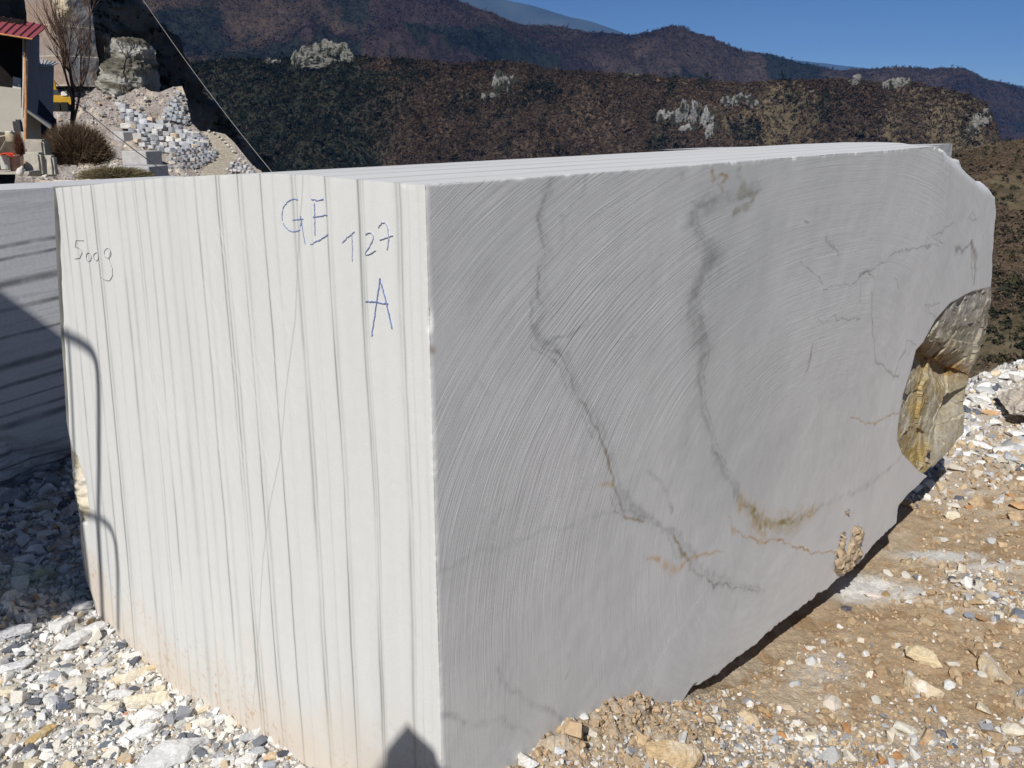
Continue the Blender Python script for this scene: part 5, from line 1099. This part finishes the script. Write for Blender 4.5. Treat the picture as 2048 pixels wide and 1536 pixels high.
# sawn benches of marble
M_SAWN = simple("sawn_bench", (.50, .49, .48), .8, .2, .18, 1.2, .2, .05); M_CREAM = simple("weathered_bench", (.66, .57, .44), .85, .2, .2, 1.0, .4, .08)
def bench(px0, px1, pyt, pyb, dth, label, d):
    a = at(px0, pyb, d); b = at(px1, pyb + 1.5, d - .6); h = (pyb - pyt) * d / FPX; m_ = MB(); dirv = (b - a); dirv[2] = 0; n_ = np.array([-dirv[1], dirv[0], 0]); n_ /= np.linalg.norm(n_); e = np.array([0, 0, h])
    m_.hexa(np.array([a - e * .4, b - e * .4, b + n_ * dth - e * .4, a + n_ * dth - e * .4, a + e, b + e, b + n_ * dth + e, a + n_ * dth + e])); o = m_.build('marble_bench', M_SAWN); bm = bmesh.new(); bm.from_mesh(o.data); bmesh.ops.bevel(bm, geom=list(bm.edges), offset=.05, segments=1, affect='EDGES'); bm.to_mesh(o.data); bm.free(); props(o, label, 'marble bench'); return o
bench(245, 294, 303, 326, 2.5, 'long grey sawn bench of marble with a cream top below the curved wall', 86); bench(228, 248, 264, 282, 1.8, 'small squared marble bench at the foot of the gravel ramp', 95); bench(238, 302, 334, 372, 3, 'purplish grey marble bench just above the edge of the big block', 79)
# rock outcrop that stands in the sun before the cliff, and a sawn cream corner high on the left
def crag(name, label, lumps, col, col2, d, seed):
    vs, fs, cs, off = [], [], [], 0
    for px, py, wpx, hpx, dd in lumps:
        p = at(px, py, d + dd); m = (d + dd) / FPX; n1_, n2_ = 60, 44; a, b = np.meshgrid(np.linspace(0, 2 * np.pi, n1_, endpoint=False), np.linspace(.02, np.pi - .02, n2_)); D = np.stack([np.cos(a) * np.sin(b), np.sin(a) * np.sin(b), np.cos(b)], -1).reshape(-1, 3)
        D = np.sign(D) * np.abs(D) ** .75; q = D * (1 + .22 * ridged(D * 1.8 + px, seed, 5) + .16 * fbm(D * 6 + px, seed + 1, 4))[:, None] * np.array([wpx, min(wpx, hpx) * 1.1, hpx]) * m * .5 + p
        st = fbm(np.stack([q[:, 2] * 1.3 + .3 * q[:, 0], q[:, 0] * .25], -1), seed + 2, 4); c = mix(col, col2, sstep(-.2, .3, st)); c = c * (1 + .3 * fbm(q / .8, seed + 3, 3))[:, None]; vs.append(q); fs.append(grid_faces(n2_, n1_, off, True)); cs.append(c); off += len(q)
    o = obj(name, mesh_np(np.concatenate(vs), fs, np.clip(np.concatenate(cs), .02, 1), smooth=False), M_QR); props(o, label, 'rock outcrop'); return o
crag('rock_outcrop', 'layered grey and cream crag standing in the sun at the foot of the dark cliff', [(262, 118, 74, 66, 0), (250, 150, 74, 60, -1), (232, 172, 60, 44, -2), (284, 158, 52, 56, 1), (268, 100, 50, 36, 1)], [.36, .35, .31], [.12, .11, .085], 106, 640)
crag('rock_outcrop', 'lower brownish crag left of the layered one', [(205, 112, 34, 74, 0), (218, 138, 34, 60, 0), (196, 160, 60, 36, -1)], [.34, .30, .25], [.15, .11, .08], 107, 650)
crag('rock_outcrop', 'sunlit cream rock corner high on the left beside the sawn wall', [(124, 2, 26, 50, 0), (131, 12, 14, 26, -.5)], [.62, .54, .40], [.50, .42, .30], 100, 660)

# ---- vegetation: bare tree, twiggy bush, low shrub
M_BARK = simple("dark_bark", (.045, .036, .03), .95, .1, .3, 8, .3); M_BARK2 = simple("twig_bark", (.13, .085, .065), .95, .1, .3, 8, 0); M_TWIG = attr_mat("brown_twig", 1, .05, .2, 9, 0)
def bare_tree(name, label, base, h, seed, lean=(0, 0)):
    r_ = random.Random(seed); t = thing(name, label, 'tree', tuple(base)); tr, cr = MB(), MB()
    def grow(p, d, L, r, lev):
        n = 6; pts = [p.copy()]; q = p.copy(); dd = d.copy()
        for k in range(n): dd = dd + np.array([r_.gauss(0, .07), r_.gauss(0, .07), .05 if lev else .01]); dd /= np.linalg.norm(dd); q = q + dd * L / n; pts.append(q.copy())
        (tr if lev == 0 else cr).tube(pts, np.linspace(r, r * .55, n + 1), 7 if lev < 2 else 4, cap=False)
        if lev >= 5 or r < .0035: return
        kids = {0: 3, 1: 4, 2: 4, 3: 3, 4: 1}[lev]
        for k in range(kids):
            f = r_.uniform(.35 if lev else .30, 1.0); i = min(n, int(f * n + .5)); a = r_.uniform(0, 2 * math.pi); sp = r_.uniform(.22, .55)
            side = np.array([math.cos(a), math.sin(a), .25]); nd = dd * (1 - sp * .6) + side * sp; nd /= np.linalg.norm(nd); grow(pts[i], nd, L * r_.uniform(.45, .68), r * .5, lev + 1)
        grow(pts[-1], dd, L * .62, r * .55, lev + 1)
    grow(np.zeros(3), np.array([lean[0], lean[1], 1.]), h * .42, h * .016, 0); tr.build('trunk', M_BARK, t, True); cr.build('crown', M_BARK2, t, True); return t
tb = at(150, 330, 27.5); bare_tree('bare_tree', 'leafless tree with a dark trunk rising from the brown bush', tb, 5.4, 4, (.04, 0))
tb = at(172, 60, 100); tb[2] -= 1; tb2 = bare_tree('bare_tree', 'thin reddish leafless tree high beside the sawn rock wall', at(182, 85, 99), 7.5, 9)
def twigs(name, label, c0, rad_, n, col, cat, seed, up=.5):
    r_ = np.random.default_rng(seed); st = r_.normal(size=(n, 3)) * np.array(rad_) * .16 ; st[:, 2] = -rad_[2] * .75 * r_.uniform(.5, 1, n)
    d = r_.normal(size=(n, 3)); d /= np.linalg.norm(d, axis=1)[:, None]; d[:, 2] = np.abs(d[:, 2]) * .9 - .15; en = d * np.array(rad_) * r_.uniform(.55, 1.12, (n, 1)); st = en * r_.uniform(.0, .75, (n, 1)) + st * .3
    md = (st + en) / 2 + r_.normal(size=(n, 3)) * np.array(rad_) * .07; wd = r_.uniform(.003, .008, (n, 1)) * max(rad_); sd_ = np.cross(en - st, r_.normal(size=(n, 3))); sd_ /= np.linalg.norm(sd_, axis=1)[:, None]; sd_ *= wd
    v = np.stack([st - sd_, st + sd_, md + sd_ * .8, md - sd_ * .8, en + sd_ * .3, en - sd_ * .3], 1).reshape(-1, 3); b = np.arange(n)[:, None] * 6; f = np.concatenate([b + np.array([[0, 1, 2, 3]]), b + np.array([[3, 2, 4, 5]])])
    c = np.repeat(np.array(col) * r_.uniform(.5, 1.6, (n, 1)), 6, 0); o = obj(name, mesh_np(v, [f], np.clip(c, 0, 1), smooth=False), M_TWIG); o.location = c0; props(o, label, cat); return o
twigs('bush', 'large brown leafless bush of dense twigs in front of the quarry ramp', at(154, 306, 24.6), (.98, .8, 1.08), 13000, [.14, .095, .06], 'bush', 5)
twigs('shrub', 'low olive brown shrub along the top left edge of the marble block', at(232, 352, 22.5), (1.0, .5, .34), 5000, [.17, .14, .08], 'shrub', 6)
twigs('weed', 'thin dry weed in front of the two squared stones', at(74, 372, 17), (.30, .2, .36), 70, [.16, .12, .09], 'weed', 8)

# ---- the shed
SD = 26.0
M_WALLP = simple("beige_render", (.46, .43, .37), .9, .1, .08, 2, .1); M_WALLG = simple("grey_sheet_wall", (.30, .31, .33), .85, .1, .12, 3, .1); M_DARK = simple("interior_shade", (.02, .018, .017), 1, 0, .2, 4, 0); M_ORG = simple("rusty_orange_post", (.52, .25, .10), .8, .2, .25, 8, .1); M_WHT = simple("white_pipe", (.66, .63, .58), .6, .3, .1, 8, .05); M_WOOD = simple("weathered_plank", (.36, .31, .25), .9, .1, .2, 12, .2)  # near-black inside of the shed: its shade is put into the colour
def corrug(name, P00, P10, P11, P01, nwave, amp, mat, parent):
    P00, P10, P11, P01 = map(np.array, (P00, P10, P11, P01)); ns = nwave * 8 + 1; s_ = np.linspace(0, 1, ns); nn = np.cross(P10 - P00, P01 - P00); nn /= np.linalg.norm(nn)
    ph = (s_ * nwave) % 1; h = np.where((ph > .06) & (ph < .30), amp, 0); vs = []
    for t in (0, 1):
        for k in (0, -.03):
            vs.append((P00 * (1 - s_[:, None]) + P10 * s_[:, None]) * (1 - t) + (P01 * (1 - s_[:, None]) + P11 * s_[:, None]) * t + nn * (h + k)[:, None])
    v = np.concatenate([vs[0], vs[2], vs[1], vs[3]]); f = [grid_faces(2, ns), grid_faces(2, ns, 2 * ns)[:, ::-1], np.stack([np.arange(ns - 1), np.arange(1, ns), np.arange(1, ns) + 2 * ns, np.arange(ns - 1) + 2 * ns], -1)[:, ::-1]]; return obj(name, mesh_np(v, f, None, False), mat, parent)
shed = thing('shed', 'open fronted shed with a red corrugated roof and beige lower wall at the left edge', 'shed', (0, 0, 0))
def quadwall(name, pts, th, mat, parent, label=None):
    a = np.array(pts); n_ = np.cross(a[1] - a[0], a[3] - a[0]); n_ /= np.linalg.norm(n_); m_ = MB(); m_.hexa(np.concatenate([a, a - n_ * th])); o = m_.build(name, mat, parent)
    if label: o['label'] = label
    return o
A0 = lambda px, py, d=SD: at(px, py, d)
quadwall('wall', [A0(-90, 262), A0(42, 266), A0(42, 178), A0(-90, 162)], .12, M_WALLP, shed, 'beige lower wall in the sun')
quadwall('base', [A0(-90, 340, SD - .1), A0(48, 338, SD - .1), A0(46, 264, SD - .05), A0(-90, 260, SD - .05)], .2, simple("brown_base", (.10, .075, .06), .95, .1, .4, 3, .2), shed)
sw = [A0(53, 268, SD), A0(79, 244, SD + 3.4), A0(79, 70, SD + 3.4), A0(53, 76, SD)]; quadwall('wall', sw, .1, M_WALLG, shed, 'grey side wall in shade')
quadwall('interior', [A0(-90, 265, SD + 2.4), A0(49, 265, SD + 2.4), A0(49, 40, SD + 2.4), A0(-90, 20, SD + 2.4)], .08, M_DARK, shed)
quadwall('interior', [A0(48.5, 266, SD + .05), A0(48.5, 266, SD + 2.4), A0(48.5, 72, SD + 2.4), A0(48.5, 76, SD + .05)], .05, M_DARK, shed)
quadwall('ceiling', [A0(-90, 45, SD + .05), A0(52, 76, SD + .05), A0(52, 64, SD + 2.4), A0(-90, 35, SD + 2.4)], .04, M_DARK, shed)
quadwall('white_board', [A0(25, 178, SD + 1.0), A0(42, 182, SD + 1.0), A0(42, 157, SD + 1.0), A0(26, 153, SD + 1.0)], .05, M_WHT, shed)
M_RED = simple("red_roof_sheet", (.36, .085, .095), .6, .3, .1, 3, .05); corrug('roof', A0(-100, 50, SD - .5), A0(65, 77, SD - .5), A0(95, 51, SD + 3.6), A0(-70, 21, SD + 3.6), 11, .035, M_RED, shed)
m_ = MB(); m_.tube([A0(-100, 51.5, SD - .52), A0(65, 78.5, SD - .52)], .022, 6); m_.build('eave_strip', M_ORG, shed)
m_ = MB(); m_.tube([A0(50, 76, SD - .1), A0(49, 150, SD - .1), A0(47, 300, SD - .1)], .03, 8); m_.build('corner_post', simple("brown_post", (.22, .13, .08), .9, .1, .2, 8, .1), shed)
m_ = MB(); m_.tube([A0(50, 116, SD - 1.2), A0(52, 200, SD - 1.5), A0(50, 328, SD - 2.2)], .034, 8); o = m_.build('orange_pole', M_ORG); props(o, 'long orange-brown pole leaning against the front corner of the shed', 'pole')
m_ = MB(); m_.tube([A0(48.5, 115, SD - 1.0), A0(45, 235, SD - 1.0)], .024, 8); o = m_.build('white_pole', M_WHT); props(o, 'cream pole left of the orange pole at the shed corner', 'pole')
m_ = MB(); m_.tube([A0(54, 119, SD - .9), A0(53, 212, SD - 1.0)], .018, 8); o = m_.build('white_pole', M_WHT); props(o, 'thin white pole right of the orange pole at the shed corner', 'pole')
an = thing('annex', 'low grey annex with a small corrugated roof behind the shed', 'annex', (0, 0, 0))
corrug('roof', A0(80, 132, SD + 4.0), A0(100, 132, SD + 4.4), A0(118, 125, SD + 7), A0(75, 118, SD + 7), 5, .03, simple("grey_roof_sheet", (.50, .50, .49), .6, .3, .1, 3, .05), an)
quadwall('wall', [A0(74, 252, SD + 4.2), A0(106, 262, SD + 6.6), A0(108, 126, SD + 6.6), A0(75, 134, SD + 4.2)], .1, M_WALLG, an)
lt = thing('lean_to', 'small pale lean-to wall with a sloping plank top at the right of the shed', 'lean-to', (0, 0, 0))
quadwall('wall', [A0(50, 290, SD - .2), A0(82, 282, SD + .6), A0(82, 247, SD + .6), A0(50, 217, SD - .2)], .12, M_WALLP, lt)
m_ = MB(); m_.hexa(np.array([A0(48, 220, SD - .4), A0(101, 259, SD), A0(101, 255, SD + 1.1), A0(50, 214, SD + .6), A0(48, 216, SD - .4), A0(103, 254, SD), A0(103, 248, SD + 1.1), A0(50, 211, SD + .6)])); m_.build('sloping_plank', simple("pale_plank", (.42, .40, .36), .8, .1, .15, 6, .1), lt)
quadwall('shaded_ramp_panel', [A0(54, 300, SD + 1.8), A0(112, 300, SD + 1.8), A0(110, 236, SD + 3.2), A0(54, 170, SD + 3.2)], .1, simple("ramp_shade_blue", (.055, .055, .075), .9, .1, .15, 3, .1), lt)  # stands in for a shaded ramp; the shade is its dark blue colour
# squared stones beside the shed
def sqstone(px0, px1, py0, py1, d, label, seed, col):
    m = d / FPX; w_, h_ = (px1 - px0) * m, (py1 - py0) * m; bm = bmesh.new(); bmesh.ops.create_cube(bm, size=1); bmesh.ops.scale(bm, vec=(w_, w_ * 1.0, h_), verts=bm.verts); bmesh.ops.bevel(bm, geom=list(bm.edges), offset=.05, segments=2, affect='EDGES'); bmesh.ops.triangulate(bm, faces=bm.faces); bmesh.ops.subdivide_edges(bm, edges=bm.edges, cuts=3, use_grid_fill=True)
    bm.normal_update(); co = np.array([q.co[:] for q in bm.verts]); no = np.array([q.normal[:] for q in bm.verts]); co += no * (.03 * fbm(co * 5, seed, 4))[:, None]; bm.verts.index_update(); f = np.array([[q.index for q in p.verts] for p in bm.faces]); bm.free()
    o = obj('squared_stone', mesh_np(co, [f], np.tile(col, (len(co), 1)) * (1 + .12 * fbm(co * 6, seed + 1, 3))[:, None], False), M_QR); o.location = at((px0 + px1) / 2, (py0 + py1) / 2, d) + np.array([0, w_ / 2, 0]); o.rotation_euler = (0, .03, .1); props(o, label, 'stone'); return o
sqstone(46, 79, 306, 352, 21.5, 'left one of two squared beige stones beside the brown bush', 1, [.50, .47, .40]); sqstone(80.5, 105, 312, 352, 21.7, 'right one of two squared beige stones beside the brown bush', 2, [.50, .47, .40]); sqstone(46, 84, 280, 312, 23.2, 'rough pale stone behind the pair of squared stones', 3, [.44, .40, .34])
def yard_rock(px, py, wpx, hpx, d, label, col): o = obj('stone', rock_mesh(int(px * 7 + py), (wpx * d / FPX / 2, wpx * d / FPX / 2.4, hpx * d / FPX / 2), col, None, 16, 2), M_QR); o.location = at(px, py, d); props(o, label, 'stone')
yard_rock(61, 356, 13, 11, 20.5, 'small white stone in front of the squared stones', [.66, .62, .56]); yard_rock(90, 352, 14, 8, 20.8, 'flat white stone at the corner of the right squared stone', [.68, .66, .6])
o = obj('flat_slab', rock_mesh(4242, (1.0, .75, .10), [.68, .63, .56], [.62, .52, .42], 16, 3), M_QR); o.location = at(140, 366, 20.0); o.rotation_euler = (0, 0, -.3); props(o, 'flat pinkish white slab on the yard right of the squared stones', 'slab')
o = obj('flat_slab', rock_mesh(4243, (1.15, .55, .16), [.66, .60, .50], [.70, .66, .60], 14, 3), M_QR); o.location = at(22, 402, 13.5); o.rotation_euler = (0, 0, .25); props(o, 'long cream slab at the left edge just above the rear marble block', 'slab')
# buckets, drum, jug, cloth and odds and ends before the shed
def bucket(px, py, hpx, d, matx, label, name='bucket', cap=None):
    h = hpx * d / FPX; r = h * .36; b = thing(name, label, 'bucket', tuple(at(px, py, d))); m_ = MB(); m_.lathe((0, 0, 0), [(0.001, 0), (r * .82, 0), (r, h * .95), (r * 1.06, h * .95), (r * 1.06, h), (r * .95, h), (r * .93, h * .86), (.001, h * .86)], 20); m_.build('shell', matx, b, False)
    m_ = MB(); m_.tube([(r * 1.05 * math.cos(a), -.02 - r * .2, h * .9 - r * .5 * math.sin(a)) for a in np.linspace(0, math.pi, 10)], .006, 5); m_.build('handle', M_RAIL, b); return b
bucket(12, 338, 27, 21.0, simple("white_plastic", (.55, .53, .48), .6, .3, .1, 6, .05), 'dirty white bucket under the red cloth'); bucket(32, 342, 30, 21.2, simple("rust_tin", (.45, .26, .18), .7, .3, .3, 9, .1), 'rusty pinkish bucket right of the white bucket')
p = at(15, 309, 20.9); gx_, gy_ = np.meshgrid(np.linspace(-.16, .16, 26), np.linspace(-.15, .15, 26)); rr0 = np.hypot(gx_, gy_); zz = -.9 * np.clip(rr0 - .12, 0, 1) + .03 * fbm(np.stack([gx_, gy_], -1) * 14, 71, 3) + .03
o = obj('red_cloth', mesh_np(np.stack([gx_, gy_, zz], -1).reshape(-1, 3), [grid_faces(26, 26)]), simple("red_cloth", (.55, .06, .03), .9, .1, .2, 12, .1)); o.location = p; props(o, 'crumpled red cloth on top of the white bucket', 'cloth')
dm = thing('drum', 'small cream drum with a white lid among the junk before the shed', 'drum', tuple(at(24, 286, 23.2))); m_ = MB(); m_.lathe((0, 0, 0), [(.001, 0), (.10, 0), (.13, .06), (.135, .2), (.12, .26), (.001, .26)], 20); m_.build('shell', simple("drum_cream", (.45, .38, .26), .7, .2, .2, 9, .1), dm, True); m_ = MB(); m_.lathe((0, 0, .262), [(.001, .03), (.10, .03), (.125, 0)], 20); m_.build('lid', M_WHT, dm, True)
jg = at(38, 350, 20.6); m_ = MB(); m_.lathe((0, 0, 0), [(.001, 0), (.07, 0), (.08, .05), (.078, .13), (.03, .19), (.03, .22), (.001, .22)], 16); o = m_.build('jug', M_WHT, None, True); o.location = jg; o.rotation_euler = (0, .5, 0); props(o, 'white plastic jug lying by the squared stones', 'jug')
for k, (a_, b_, lab) in enumerate((((-10, 262), (34, 268), 'upper brown beam of the rack before the shed'), ((-10, 276), (22, 270), 'second brown beam of the rack before the shed'), ((2, 300), (24, 262), 'slanting grey beam leaning on the rack'))):
    m_ = MB(); m_.tube([at(a_[0], a_[1], 23.4 - .1 * k), at(b_[0], b_[1], 23.3 - .1 * k)], .032, 4); o = m_.build('beam', M_WOOD); props(o, lab, 'beam')
twigs('scrap_heap', 'tangled dark scrap of rusty hoses and rods between the drum and the orange pole', at(40, 300, 22.6), (.15, .2, .62), 900, [.14, .06, .04], 'scrap', 12)
m_ = MB(); m_.box(at(36, 253, 23.6), (.17, .2, .26), rz=.2); m_.box(at(37, 243, 23.6), (.10, .12, .10), rz=.2); o = m_.build('motor', M_RAIL); props(o, 'small black motor standing on the scrap before the shed', 'motor')
m_ = MB(); m_.box(at(15, 344, 21.3), (1.3, .8, .06), rz=.1); o = m_.build('concrete_step', M_WALLP); props(o, 'low concrete step under the buckets', 'step')
# yellow digger behind the annex
dg = thing('digger', 'small yellow digger parked in the shade behind the annex', 'digger', (0, 0, 0)); DD = 44.0; B_ = lambda px, py, dd=0: at(px, py, DD + dd)
m_ = MB(); m_.box(B_(124, 200), (.95, 1.2, .42), rz=.3); m_.build('body', M_YEL, dg); m_ = MB(); m_.box(B_(113, 196, .2), (.35, .7, .75), rz=.3); m_.build('cab', M_GLASS, dg)
m_ = MB(); m_.tube([B_(118, 192), B_(110, 178), B_(106, 161)], .085, 6); m_.build('boom', M_YEL, dg); m_ = MB(); m_.tube([B_(106, 161), B_(103, 180)], .05, 6); m_.build('arm', M_YEL, dg); m_ = MB(); m_.tube([B_(132, 195), B_(147, 208)], .09, 6); m_.build('blade_arm', M_YEL, dg)
for k in (0, 1): m_ = MB(); m_.box(B_(118 + 16 * k, 214), (.3, 1.5, .42), rz=.3); m_.build('track', M_TYRE, dg)
# ---- cables
def cable(name, label, a, b, r, mat, sag):
    t = np.linspace(0, 1, 40)[:, None]; P = np.array(a) * (1 - t) + np.array(b) * t; P[:, 2] -= (4 * sag * t * (1 - t))[:, 0]; m_ = MB(); m_.tube(P, r, 6); o = m_.build(name, mat, None, True); props(o, label, 'cable')
cable('steel_cable', 'long pale steel cable slanting down in front of the cliff', at(268, -28, 46), at(548, 349, 34), .017, simple("steel_cable", (.22, .21, .20), .6, .3, .1, 8, 0), .25)
cable('dark_cable', 'thin dark cable running from the shed over the quarry bench', at(112, 166, 30), at(358, 364, 18), .011, M_RAIL, .12)

# shrubs clinging to the dark cliff
vc, fc_, cc0 = crowns(Vc[::3], np.linspace(0, 1, 100), 5200, rc_, .42, lambda P, r: (r.uniform(size=len(P)) < sstep(-.1, .3, fbm(P / 7, 670, 3)) + .12) & (pix(P)[0] > 196), lambda P, r: mix([.05, .042, .03], [.03, .035, .02], r.uniform(size=len(P))), (0, .75), 1.0, 14, .6)
o = obj('cliff_shrubs', mesh_np(vc, [fc_], cc0, smooth=False), M_LEAF); props(o, kind='stuff')

# tall sawn wall of marble left standing before the cliff
sa = at(119, 60, 101.0)[:2]; dirw = np.array([.49, .87]); 
def hitpx(px):
    r = ray(px, 60.0); n_ = np.array([-dirw[1], dirw[0]]); k = (sa @ n_) / (r[:2] @ n_); return r[:2] * k
sb_ = hitpx(190); Lw = np.hypot(*(sb_ - sa)); nw1, nw2 = 110, 160; s_, t_ = np.meshgrid(np.linspace(0, 1, nw1), np.linspace(0, 1, nw2)); z0, z1 = at(150, 172, 101)[2], at(150, -45, 101)[2]
Zw = z0 + (z1 - z0) * t_; Q5 = np.stack([s_ * Lw, Zw], -1); nwv = np.array([dirw[1], -dirw[0]]); dw = .22 * np.floor((Zw - z0) / 3.1) * -.35 + .10 * fbm(Q5 / 1.2, 681, 4) - 1.5 * sstep(.12, 0, s_) * fbm(Q5 / 3, 684, 3) ** 2 - .6 * sstep(.25, .6, fbm(Q5 / 2.6, 682, 4)) * sstep(.55, .2, t_)
edge_j = .035 * fbm(np.stack([Zw / 1.5, 0 * Zw], -1), 683, 4) * (s_ > .5)
Pw = sa + (s_ + edge_j)[..., None] * (sb_ - sa) + nwv * dw[..., None]; Vw = np.stack([Pw[..., 0], Pw[..., 1], Zw], -1).reshape(-1, 3); Vwb = Vw + np.array([-nwv[0] * 5, -nwv[1] * 5, 0])
cw = mix([.42, .40, .38], [.34, .24, .18], sstep(.05, .5, fbm(np.stack([Q5[..., 0] / .5, Q5[..., 1] / 7], -1).reshape(-1, 2), 685, 4)) * .8); cw = mix(cw, [.30, .31, .33], sstep(.0, .5, fbm(Q5.reshape(-1, 2) / 2.5, 686, 3)) * .6)
jn = np.abs(((Zw - z0) / 3.1) % 1 - .03).ravel() < .02; cw = mix(cw, [.60, .52, .40], jn * .7)
cap = []
o = obj('sawn_wall', mesh_np(np.concatenate([Vw, Vwb]), [grid_faces(nw2, nw1), grid_faces(nw2, nw1, nw1 * nw2)[:, ::-1], np.stack([np.arange(nw2 - 1) * nw1 + nw1 - 1, (np.arange(nw2 - 1)) * nw1 + nw1 - 1 + nw1 * nw2, (np.arange(nw2 - 1) + 1) * nw1 + nw1 - 1 + nw1 * nw2, (np.arange(nw2 - 1) + 1) * nw1 + nw1 - 1], -1), np.stack([np.arange(nw2 - 1) * nw1, (np.arange(nw2 - 1) + 1) * nw1, (np.arange(nw2 - 1) + 1) * nw1 + nw1 * nw2, (np.arange(nw2 - 1)) * nw1 + nw1 * nw2], -1), np.stack([np.arange(nw1 - 1) + (nw2 - 1) * nw1, np.arange(1, nw1) + (nw2 - 1) * nw1, np.arange(1, nw1) + (nw2 - 1) * nw1 + nw1 * nw2, np.arange(nw1 - 1) + (nw2 - 1) * nw1 + nw1 * nw2], -1)], np.concatenate([cw, cw]), False), M_QR); props(o, 'tall pale sawn rock wall with rusty streaks rising behind the shed', 'rock wall')
